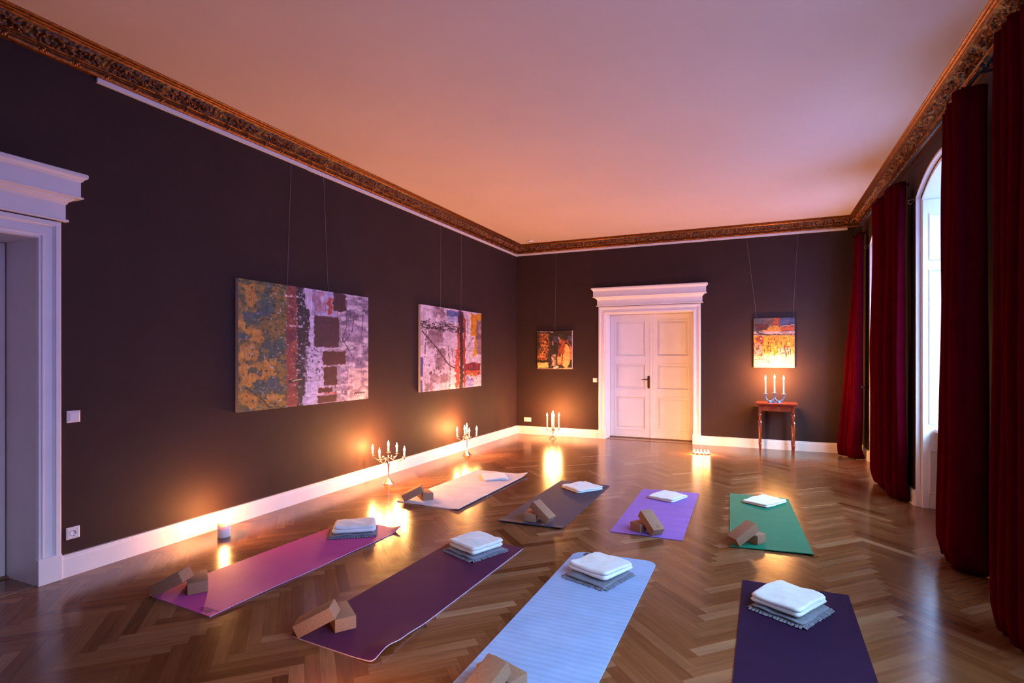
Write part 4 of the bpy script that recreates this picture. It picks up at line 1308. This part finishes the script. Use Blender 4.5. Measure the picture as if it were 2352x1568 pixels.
def blue_holder():
    root = empty('candle_holder', (0.245, 9.90, .800))
    mb = MB()
    for sg in (-1, 1):
        pts = []
        cx = sg*.0665
        for i in range(21):
            a = PI + PI*i/20
            pts.append((cx + .0665*math.cos(a), 0, .100 + .078*math.sin(a)))
        if sg < 0: pts = [(pts[0][0], 0, .125)] + pts + [(0, 0, .14)]
        else: pts = [(0, 0, .14)] + pts + [(pts[-1][0], 0, .125)]
        mb.tube(pts, .0125, 12)
    mb.build('curved_arms', M['blue_glaze'], root, smooth=True)
    mb = MB(); mb.lathe([(.030, 0), (.034, .004), (.030, .012), (.016, .022), (.012, .032)], (-.0665, 0, 0), n=20, sy=.9)
    mb.lathe([(.030, 0), (.034, .004), (.030, .012), (.016, .022), (.012, .032)], (.0665, 0, 0), n=20, sy=.9)
    mb.tube([(-.066, 0, .009), (0, 0, .006), (.066, 0, .009)], .008, 10)
    mb.build('foot', M['blue_glaze'], root, smooth=True)
    for x, z in ((-.133, .135), (0, .152), (.133, .135)):
        mb = MB(); mb.lathe([(.012, -.022), (.014, -.012), (.030, -.002), (.041, .004), (.043, .007), (.040, .007), (.028, .003), (.013, .002), (.013, .008), (.010, .008), (.001, .003)], (x, 0, z), n=24)
        mb.build('drip_dish', M['blue_glaze'], root, smooth=True)
    tag(root, 'blue glazed three armed candle holder on the mahogany side table', 'candle holder')
    for x, z, l in ((-.133, .139, 'tall white burning candle, left one in the blue holder'), (0, .156, 'tall white burning candle, middle one in the blue holder'), (.133, .139, 'tall white burning candle, right one in the blue holder')):
        candle((0.245+x, 9.90, .800+z), .0105, .225, l, 'candles in the blue holder', 1.25)
blue_holder()

# ------------------------------------------------------------------ yoga mats
def yoga_mat(corners, material, label, zf=None, th=.005, rnd=0.0, nu=26, nv=70, lat=None, name='yoga_mat', edge_mat=None):
    """corners: near left, near right, far right, far left (x, y)"""
    c = [Vector(p) for p in corners]
    wid = (c[1]-c[0]).length; ln = (c[3]-c[0]).length
    def pos(s, t):
        if rnd:
            x, y = s*wid, t*ln
            for cx, cy, sx, sy in ((rnd, rnd, -1, -1), (wid-rnd, rnd, 1, -1), (rnd, ln-rnd, -1, 1), (wid-rnd, ln-rnd, 1, 1)):
                dx, dy = (x-cx)*sx, (y-cy)*sy
                if dx > 0 and dy > 0:
                    k = max(dx, dy)/math.hypot(dx, dy)
                    x, y = cx+sx*dx*k, cy+sy*dy*k
            s, t = x/wid, y/ln
        p = (c[0].lerp(c[1], s)).lerp(c[3].lerp(c[2], s), t)
        if lat: p = p + Vector(lat(s, t))
        return p
    top, bot, uvs = [], [], []
    for j in range(nv+1):
        rt, rb = [], []
        for i in range(nu+1):
            s, t = i/nu, j/nv
            p = pos(s, t); z = (zf(s, t) if zf else 0.0)
            z += .0006*mnoise.noise(Vector((p.x*6, p.y*6, 2)))
            rt.append((p.x, p.y, z+th+.0008)); rb.append((p.x, p.y, max(z+.0008, .0006)))
        top.append(rt); bot.append(rb)
    mb = MB()
    T = mb.grid(top); B = mb.grid(bot)
    ring = [(0, i) for i in range(nu)] + [(j, nu) for j in range(nv)] + [(nv, i) for i in range(nu, 0, -1)] + [(j, 0) for j in range(nv, 0, -1)]
    for a, b_ in zip(ring, ring[1:]+ring[:1]):
        mb.face([T[a[0]][a[1]], T[b_[0]][b_[1]], B[b_[0]][b_[1]], B[a[0]][a[1]]])
    uvl = mb.bm.loops.layers.uv.new('uv')
    idx = {}
    for j in range(nv+1):
        for i in range(nu+1):
            idx[T[j][i]] = (i/nu*wid, j/nv*ln); idx[B[j][i]] = idx[T[j][i]]
    for f in mb.bm.faces:
        for lp in f.loops: lp[uvl].uv = idx[lp.vert]
    if edge_mat:
        bs = set(B[j][i] for j in range(nv+1) for i in range(nu+1))
        for f in mb.bm.faces:
            k = sum(v in bs for v in f.verts)
            if 0 < k < 4: f.material_index = 1
    o = mb.build(name, [material, edge_mat] if edge_mat else material, smooth=True, angle=math.radians(40))
    tag(o, label, 'yoga mat')
    return o, pos

G = lambda x, y, s: math.exp(-(x*x+y*y)/(s*s))
mp, pos_pink = yoga_mat([(-3.600, 2.305), (-2.976, 2.266), (-2.905, 4.088), (-3.510, 4.185)], mat_rubber('pink_rubber', (0.46, 0.055, 0.25), 'grain', .62, .35),
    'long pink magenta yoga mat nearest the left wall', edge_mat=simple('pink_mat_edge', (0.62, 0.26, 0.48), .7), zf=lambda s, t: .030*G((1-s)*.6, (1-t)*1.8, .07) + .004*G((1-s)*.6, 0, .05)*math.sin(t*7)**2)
yoga_mat([(-2.377, 2.292), (-1.775, 2.253), (-1.724, 4.111), (-2.330, 4.155)], mat_rubber('plum_rubber', (0.080, 0.014, 0.050), 'smooth', .8, .15),
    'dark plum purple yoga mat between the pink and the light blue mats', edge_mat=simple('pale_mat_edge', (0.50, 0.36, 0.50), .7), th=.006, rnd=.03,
    zf=lambda s, t: .030*G((1-s)*.6, (t-.065)*1.8, .09)*(1 if t < .35 else 1) + .012*G((1-s)*.6, (t-.16)*1.8, .10))
yoga_mat([(-1.318, 2.100), (-.690, 2.080), (-.690, 4.232), (-1.322, 4.205)], mat_rubber('light_blue_foam', (0.27, 0.38, 0.62), 'ribs', .7, .3),
    'light blue ribbed yoga mat with rounded corners in the foreground', th=.006, rnd=.09, nu=40, nv=90)
yoga_mat([(-.115, 2.30), (.510, 2.31), (.535, 4.150), (-.096, 4.135)], mat_rubber('aubergine_rubber', (0.020, 0.005, 0.028), 'smooth', .85, .12),
    'very dark violet yoga mat at the lower right')
yoga_mat([(-3.514, 4.876), (-2.756, 4.850), (-2.735, 6.640), (-3.475, 6.664)], mat_rubber('white_cover_cloth', (0.62, 0.56, 0.60), 'cloth', .8, .3),
    'white yoga mat at the back left beside the candelabra', th=.008, zf=lambda s, t: .022*G((1-s)*.75, (1-t)*1.8, .12) + .010*G((1-s)*.75, 0, .06) + .005*max(0, mnoise.noise(Vector((s*4, t*9, 4)))))
yoga_mat([(-2.228, 4.670), (-1.604, 4.691), (-1.620, 6.499), (-2.238, 6.526)], mat_rubber('slate_rubber', (0.055, 0.042, 0.070), 'smooth', .7, .3),
    'slate grey yoga mat in the back row, second from left', th=.007, zf=lambda s, t: .010*G(t*1.8, 0, .05))
yoga_mat([(-1.194, 4.807), (-.578, 4.817), (-.610, 6.554), (-1.225, 6.509)], mat_rubber('lilac_rubber', (0.25, 0.12, 0.46), 'smooth', .6, .3),
    'lilac purple yoga mat in the back row', th=.004, zf=lambda s, t: .004*G(t*1.8, (s-.45)*.6, .12) + .0015*math.sin(t*60)*G((t-.3)*1.8, 0, .5))
yoga_mat([(-.210, 4.819), (.398, 4.865), (.300, 6.690), (-.292, 6.690)], mat_rubber('green_rubber', (0.008, 0.15, 0.085), 'grain', .7, .2),
    'emerald green yoga mat at the right end of the back row', th=.006, zf=lambda s, t: .008*G(t*1.8, 0, .05)*(.4+s))
BLUE_MAT = [o for o in bpy.data.objects if o.name.startswith('yoga_mat') and 'light blue ribbed' in o.get('label', '')][0]
# printed mark on the pink mat (illegible small capitals) and woven label on the blue mat
def patch(name, m, quad, z, parent, lbl=None, nu=3, nv=2, zoff=.0008):
    q = [Vector(p) for p in quad]
    mb = MB()
    A = [mb.bm.verts.new((p.x, p.y, z)) for p in q]; B = [mb.bm.verts.new((p.x, p.y, z+zoff)) for p in q]
    mb.face(list(reversed(A))); mb.face(B)
    for i in range(4): mb.face([A[i], A[(i+1) % 4], B[(i+1) % 4], B[i]])
    o = mb.build(name, m, parent)
    if lbl: o['label'] = lbl
    return o
lab = patch('woven_label', M['label_black'], [(-1.243, 4.142), (-1.180, 4.134), (-1.172, 4.190), (-1.236, 4.198)], .0072, BLUE_MAT, 'black woven label')
patch('label_print', M['label_text'], [(-1.233, 4.155), (-1.188, 4.149), (-1.186, 4.162), (-1.231, 4.168)], .0081, lab)
mb = MB()
mk_o = Vector((-3.125, 2.300)); mu_ = Vector((.145, -.008)).normalized(); mv = Vector((mu_.y*-1, mu_.x))
def stroke(u0, v0, u1, v1, w=.0028):
    a = mk_o + mu_*u0 + mv*v0; b_ = mk_o + mu_*u1 + mv*v1
    d = (b_-a).normalized(); n = Vector((-d.y, d.x))*w/2
    vs = [mb.bm.verts.new((p.x, p.y, .0072)) for p in (a-n, b_-n, b_+n, a+n)]
    vt = [mb.bm.verts.new((p.x, p.y, .0064)) for p in (a-n, b_-n, b_+n, a+n)]
    mb.face(vs)
    for i in range(4): mb.face([vt[i], vt[(i+1) % 4], vs[(i+1) % 4], vs[i]])
hL = .030
stroke(0, 0, 0, hL); stroke(0, hL, .012, hL)                      # tall first letter
stroke(.018, 0, .024, hL); stroke(.024, hL, .030, 0)              # A like
stroke(.038, 0, .038, hL); stroke(.038, 0, .050, 0)
stroke(.056, 0, .056, hL); stroke(.056, hL, .066, 0); stroke(.066, 0, .066, hL)
stroke(.074, 0, .084, 0); stroke(.084, 0, .084, hL); stroke(.084, hL, .074, hL); stroke(.074, hL, .074, 0)
stroke(.092, hL, .098, 0); stroke(.098, 0, .104, hL)
for k in range(14): stroke(.012+k*.0085, hL+.010, .016+k*.0085, hL+.010, .006)
lg = mb.build('printed_mark', simple('dark_mark_print', (0.10, 0.008, 0.06), 0.5), mp)
lg['label'] = 'small dark printed mark'

# ------------------------------------------------------------------ cork blocks
BL, BW, BT = .225, .12, .075
def make_block():
    mb = MB()
    mb.box((0, -BW/2, 0), (BL, BW/2, BT), .007)
    o = mb.build('cork_block', M['cork'], smooth=True, angle=math.radians(35))
    mb = MB()
    m = 28
    ro, ri = .013, .009
    for f in range(m):
        if 3 < f < 6: continue
        a0, a1 = 2*PI*f/m, 2*PI*(f+1)/m
        q = [(.032+r*math.cos(a), r*math.sin(a), BT+.0004) for r, a in ((ri, a0), (ro, a0), (ro, a1), (ri, a1))]
        mb.face([mb.bm.verts.new(p) for p in q])
    mb.face([mb.bm.verts.new(p) for p in ((.0385, .005, BT+.0004), (.0475, .010, BT+.0004), (.0455, .0135, BT+.0004), (.036, .008, BT+.0004))])
    mb.build('ring_mark', M['ring_mark'], o)
    return o
proto_block = make_block()
first_block = [True]
def block(x, y, yaw, pitch, label, z=.0068, roll=0.0, ring=True, group='cork blocks in leaning pairs on the mats'):
    if first_block[0]: o = proto_block; first_block[0] = False
    elif ring: o = copy_tree(proto_block)
    else: o = proto_block.copy(); COL.objects.link(o)
    m = Matrix.Translation((x, y, z)) @ Matrix.Rotation(math.radians(yaw), 4, 'Z') @ Matrix.Rotation(-math.radians(pitch), 4, 'Y')
    if roll: m = m @ Matrix.Rotation(math.radians(roll), 4, 'X')
    o.matrix_world = m
    tag(o, label, 'cork block', group)
def pair(ax, ay, ayaw, bx, by, byaw, la, lb, z, pitch, rings='A'):
    """leaning block A (low end centre ax, ay) resting on the edge of flat block B"""
    a = math.radians(ayaw); b_ = math.radians(byaw)
    ea = Vector((math.cos(a), math.sin(a))); na = Vector((-ea.y, ea.x))
    eb = Vector((math.cos(b_), math.sin(b_))); nb = Vector((-eb.y, eb.x))
    best = 9
    for i in range(41):
        for j in range(41):
            p = Vector((bx, by)) + eb*(BL*i/40) + nb*(BW*(j/40-.5)) - Vector((ax, ay))
            if abs(p.dot(na)) < BW/2 and 0.02 < p.dot(ea) < BL: best = min(best, p.dot(ea))
    need = math.degrees(math.atan(BT/best))
    pitch += .65*(need-pitch)
    shift = BT/math.tan(math.radians(pitch)) - best + .001
    block(ax, ay, ayaw, pitch, la, z, ring='A' in rings)
    bx += ea.x*shift; by += ea.y*shift
    if 'F' in rings: bx += eb.x*BL; by += eb.y*BL; byaw += 180
    block(bx, by, byaw, 0, lb, z, ring=('F' in rings or 'B' in rings))
pair(-2.322, 2.330, 27.6, -2.130, 2.448, 144.0, 'orange lit cork block leaning on its twin on the plum mat', 'flat cork block under the leaning one on the plum mat', .0068, 22.5, 'AF')
pair(-3.553, 2.338, 22.0, -3.342, 2.441, 144.7, 'shaded cork block leaning on its twin at the near end of the pink mat', 'flat cork block under the leaning one on the pink mat', .0068, 21.8, 'AF')
pair(-3.443, 4.914, 29.8, -3.240, 5.022, 140.0, 'cork block leaning on its twin on the white mat', 'flat cork block under the leaning one on the white mat', .0095, 20, '')
pair(-1.766, 4.800, 168.0, -1.936, 4.753, 94.8, 'cork block leaning steeply on its twin on the slate grey mat', 'flat cork block under the leaning one on the slate grey mat', .0090, 34, '')
pair(-.800, 4.855, 138.0, -.982, 4.880, 58.0, 'cork block with ring mark leaning on its twin on the lilac mat', 'flat cork block under the leaning one on the lilac mat', .0060, 28.5, 'AB')
pair(-.172, 4.872, 38.7, .013, 4.971, 150.0, 'dark cork block leaning on its twin on the green mat', 'flat cork block under the leaning one on the green mat', .0080, 23, '')
pair(-1.140, 2.125, 74.0, -1.000, 2.310, 160.0, 'leaning cork block cut by the bottom edge on the light blue mat', 'flat cork block under the leaning one on the light blue mat', .0078, 23, '')

# ------------------------------------------------------------------ towels and blankets
def folded(name, material, near, ang, A, B, z0, layers, lt, seed, sag=.5, slump=0.0, drop=0.004):
    """folded cloth: near corner (x,y), direction angle of the edge that runs left->near, extents A (along it) and B (away).
    cross section is a serpentine of `layers` sheets, seen on the A side; folds along B side"""
    rs = random.Random(seed)
    a = math.radians(ang)
    e1 = Vector((math.cos(a), math.sin(a))); e2 = Vector((-e1.y, e1.x))
    c = Vector(near)
    mb = MB()
    nu, nv = 26, 30
    for L in range(layers):
        zc0 = z0 + L*lt*.93
        dA = rs.uniform(-drop, drop); dB = rs.uniform(-drop, drop)
        top, bot = [], []
        for j in range(nv+1):
            rt, rb = [], []
            for i in range(nu+1):
                s, t = -1+2*i/nu, -1+2*j/nv
                # rounded outline
                k = 1.0
                x, y = s, t
                r_ = .22
                ax, ay = abs(x), abs(y)
                if ax > 1-r_ and ay > 1-r_:
                    dx, dy = (ax-(1-r_))/r_, (ay-(1-r_))/r_
                    q = max(dx, dy)/max(1e-6, math.hypot(dx, dy))
                    x = math.copysign(1-r_+dx*q*r_, x); y = math.copysign(1-r_+dy*q*r_, y)
                edge = 1-max(ax, ay)
                prof = min(1.0, (max(edge, 0)/.10))
                hh = math.sqrt(max(0, 1-(1-prof)**2))
                if edge <= 1e-6: hh = 0
                px = c + e1*(-(A/2) + (A/2+dA)*x) + e2*(B/2 + (B/2+dB)*y)
                wob = .011*mnoise.noise(Vector((px.x*9+seed, px.y*9, L*.7))) + .0025*mnoise.noise(Vector((px.x*30, px.y*30, L)))
                wz = slump*(x*.5*y) + wob*(L+1)/layers
                px = px + e1*.006*mnoise.noise(Vector((px.y*12, seed, L))) + e2*.006*mnoise.noise(Vector((px.x*12, seed+5, L)))
                mid = zc0 + lt/2 + wz*(1 if L else .3)
                rt.append((px.x, px.y, mid + lt/2*hh)); rb.append((px.x, px.y, max(z0+.0005, mid - lt/2*hh)))
            top.append(rt); bot.append(rb)
        mb.grid(top); mb.grid(bot)
    o = mb.build(name, material, smooth=True, weld=True)
    return o, e1, e2, c
def blanket(near, ang, A, B, label, seed, z0=.0072):
    o, e1, e2, c = folded('folded_blanket', M['blanket'], near, ang, A, B, z0, 2, .013, seed, drop=.002)
    tag(o, label, 'blanket')
    # fringed edges: flat tassels along all sides
    mb = MB()
    rs = random.Random(seed)
    def strip(p0, d, out, n):
        L = d.length; dd = d.normalized()
        for k in range(n):
            a = p0 + dd*(L*(k+.12)/n); b_ = p0 + dd*(L*(k+.88)/n)
            l = rs.uniform(.022, .030)
            sk = dd*rs.uniform(-.004, .004)
            zt, zb = z0+.010, z0+.0012
            q = [(a.x, a.y, zt), (b_.x, b_.y, zt), ((b_+out*l+sk).x, (b_+out*l+sk).y, zb+rs.uniform(0, .002)), ((a+out*l+sk).x, (a+out*l+sk).y, zb+rs.uniform(0, .002))]
            V1 = [mb.bm.verts.new(p) for p in q]; V2 = [mb.bm.verts.new((p[0], p[1], p[2]+.0025)) for p in q]
            mb.face(V1); mb.face(V2)
            for i in range(4): mb.face([V1[i], V1[(i+1) % 4], V2[(i+1) % 4], V2[i]])
    ins = .006
    n1, n2 = int(A/.021), int(B/.019)
    strip(c - e1*A + e2*ins, e1*A, -e2, n1)
    strip(c - e1*ins, e2*B, e1, n2)
    strip(c - e1*(A-ins), e2*B, -e1, n2)
    strip(c - e1*A + e2*(B-ins), e1*A, e2, n1)
    fr = mb.build('fringe', M['blanket'], o)
    return o
def towel(near, ang, A, B, z0, label, seed, layers=3, lt=.019, slump=0.0):
    o, *_ = folded('folded_towel', M['towel'], near, ang, A, B, z0, layers, lt, seed, slump=slump)
    tag(o, label, 'towel')
    return o
blanket((-3.005, 3.845), 36.0+0, .375, .30, 'grey fringed blanket under the towel on the pink mat', 1)
towel((-3.012, 3.865), 36.0, .355, .27, .0395, 'thick folded white towel with raised rim on the pink mat', 2, 2, .030, .010)
blanket((-1.955, 3.655), -22.0, .345, .36, 'grey fringed blanket under the towel on the plum mat', 3)
towel((-1.965, 3.690), -22.0, .325, .33, .0395, 'plump folded white towel on the plum mat', 4, 2, .030)
blanket((-.925, 3.565), -19.0, .335, .36, 'grey fringed blanket under the towel on the light blue mat', 5)
towel((-.935, 3.625), -23.0, .335, .34, .0395, 'folded white towel on the blanket of the light blue mat', 6, 2, .027)
blanket((.232, 3.525), -29.0, .320, .37, 'grey fringed blanket under the towel on the dark violet mat', 7)
towel((.222, 3.565), -29.0, .315, .36, .0395, 'folded white towel at the lower right on the dark violet mat', 8, 2, .027)
towel((.085, 6.165), -31.0, .290, .40, .0072, 'flat folded white towel on the green mat', 9, 2, .018)
towel((-.820, 5.985), -22.0, .310, .35, .0056, 'flat folded white towel on the lilac mat', 10, 2, .018)
towel((-1.840, 5.955), -36.0, .350, .37, .0084, 'flat folded white towel on the slate grey mat', 11, 2, .020)
towel((-2.825, 6.235), 33.0, .310, .36, .0135, 'thin folded white towel lying on the white mat', 12, 2, .012)
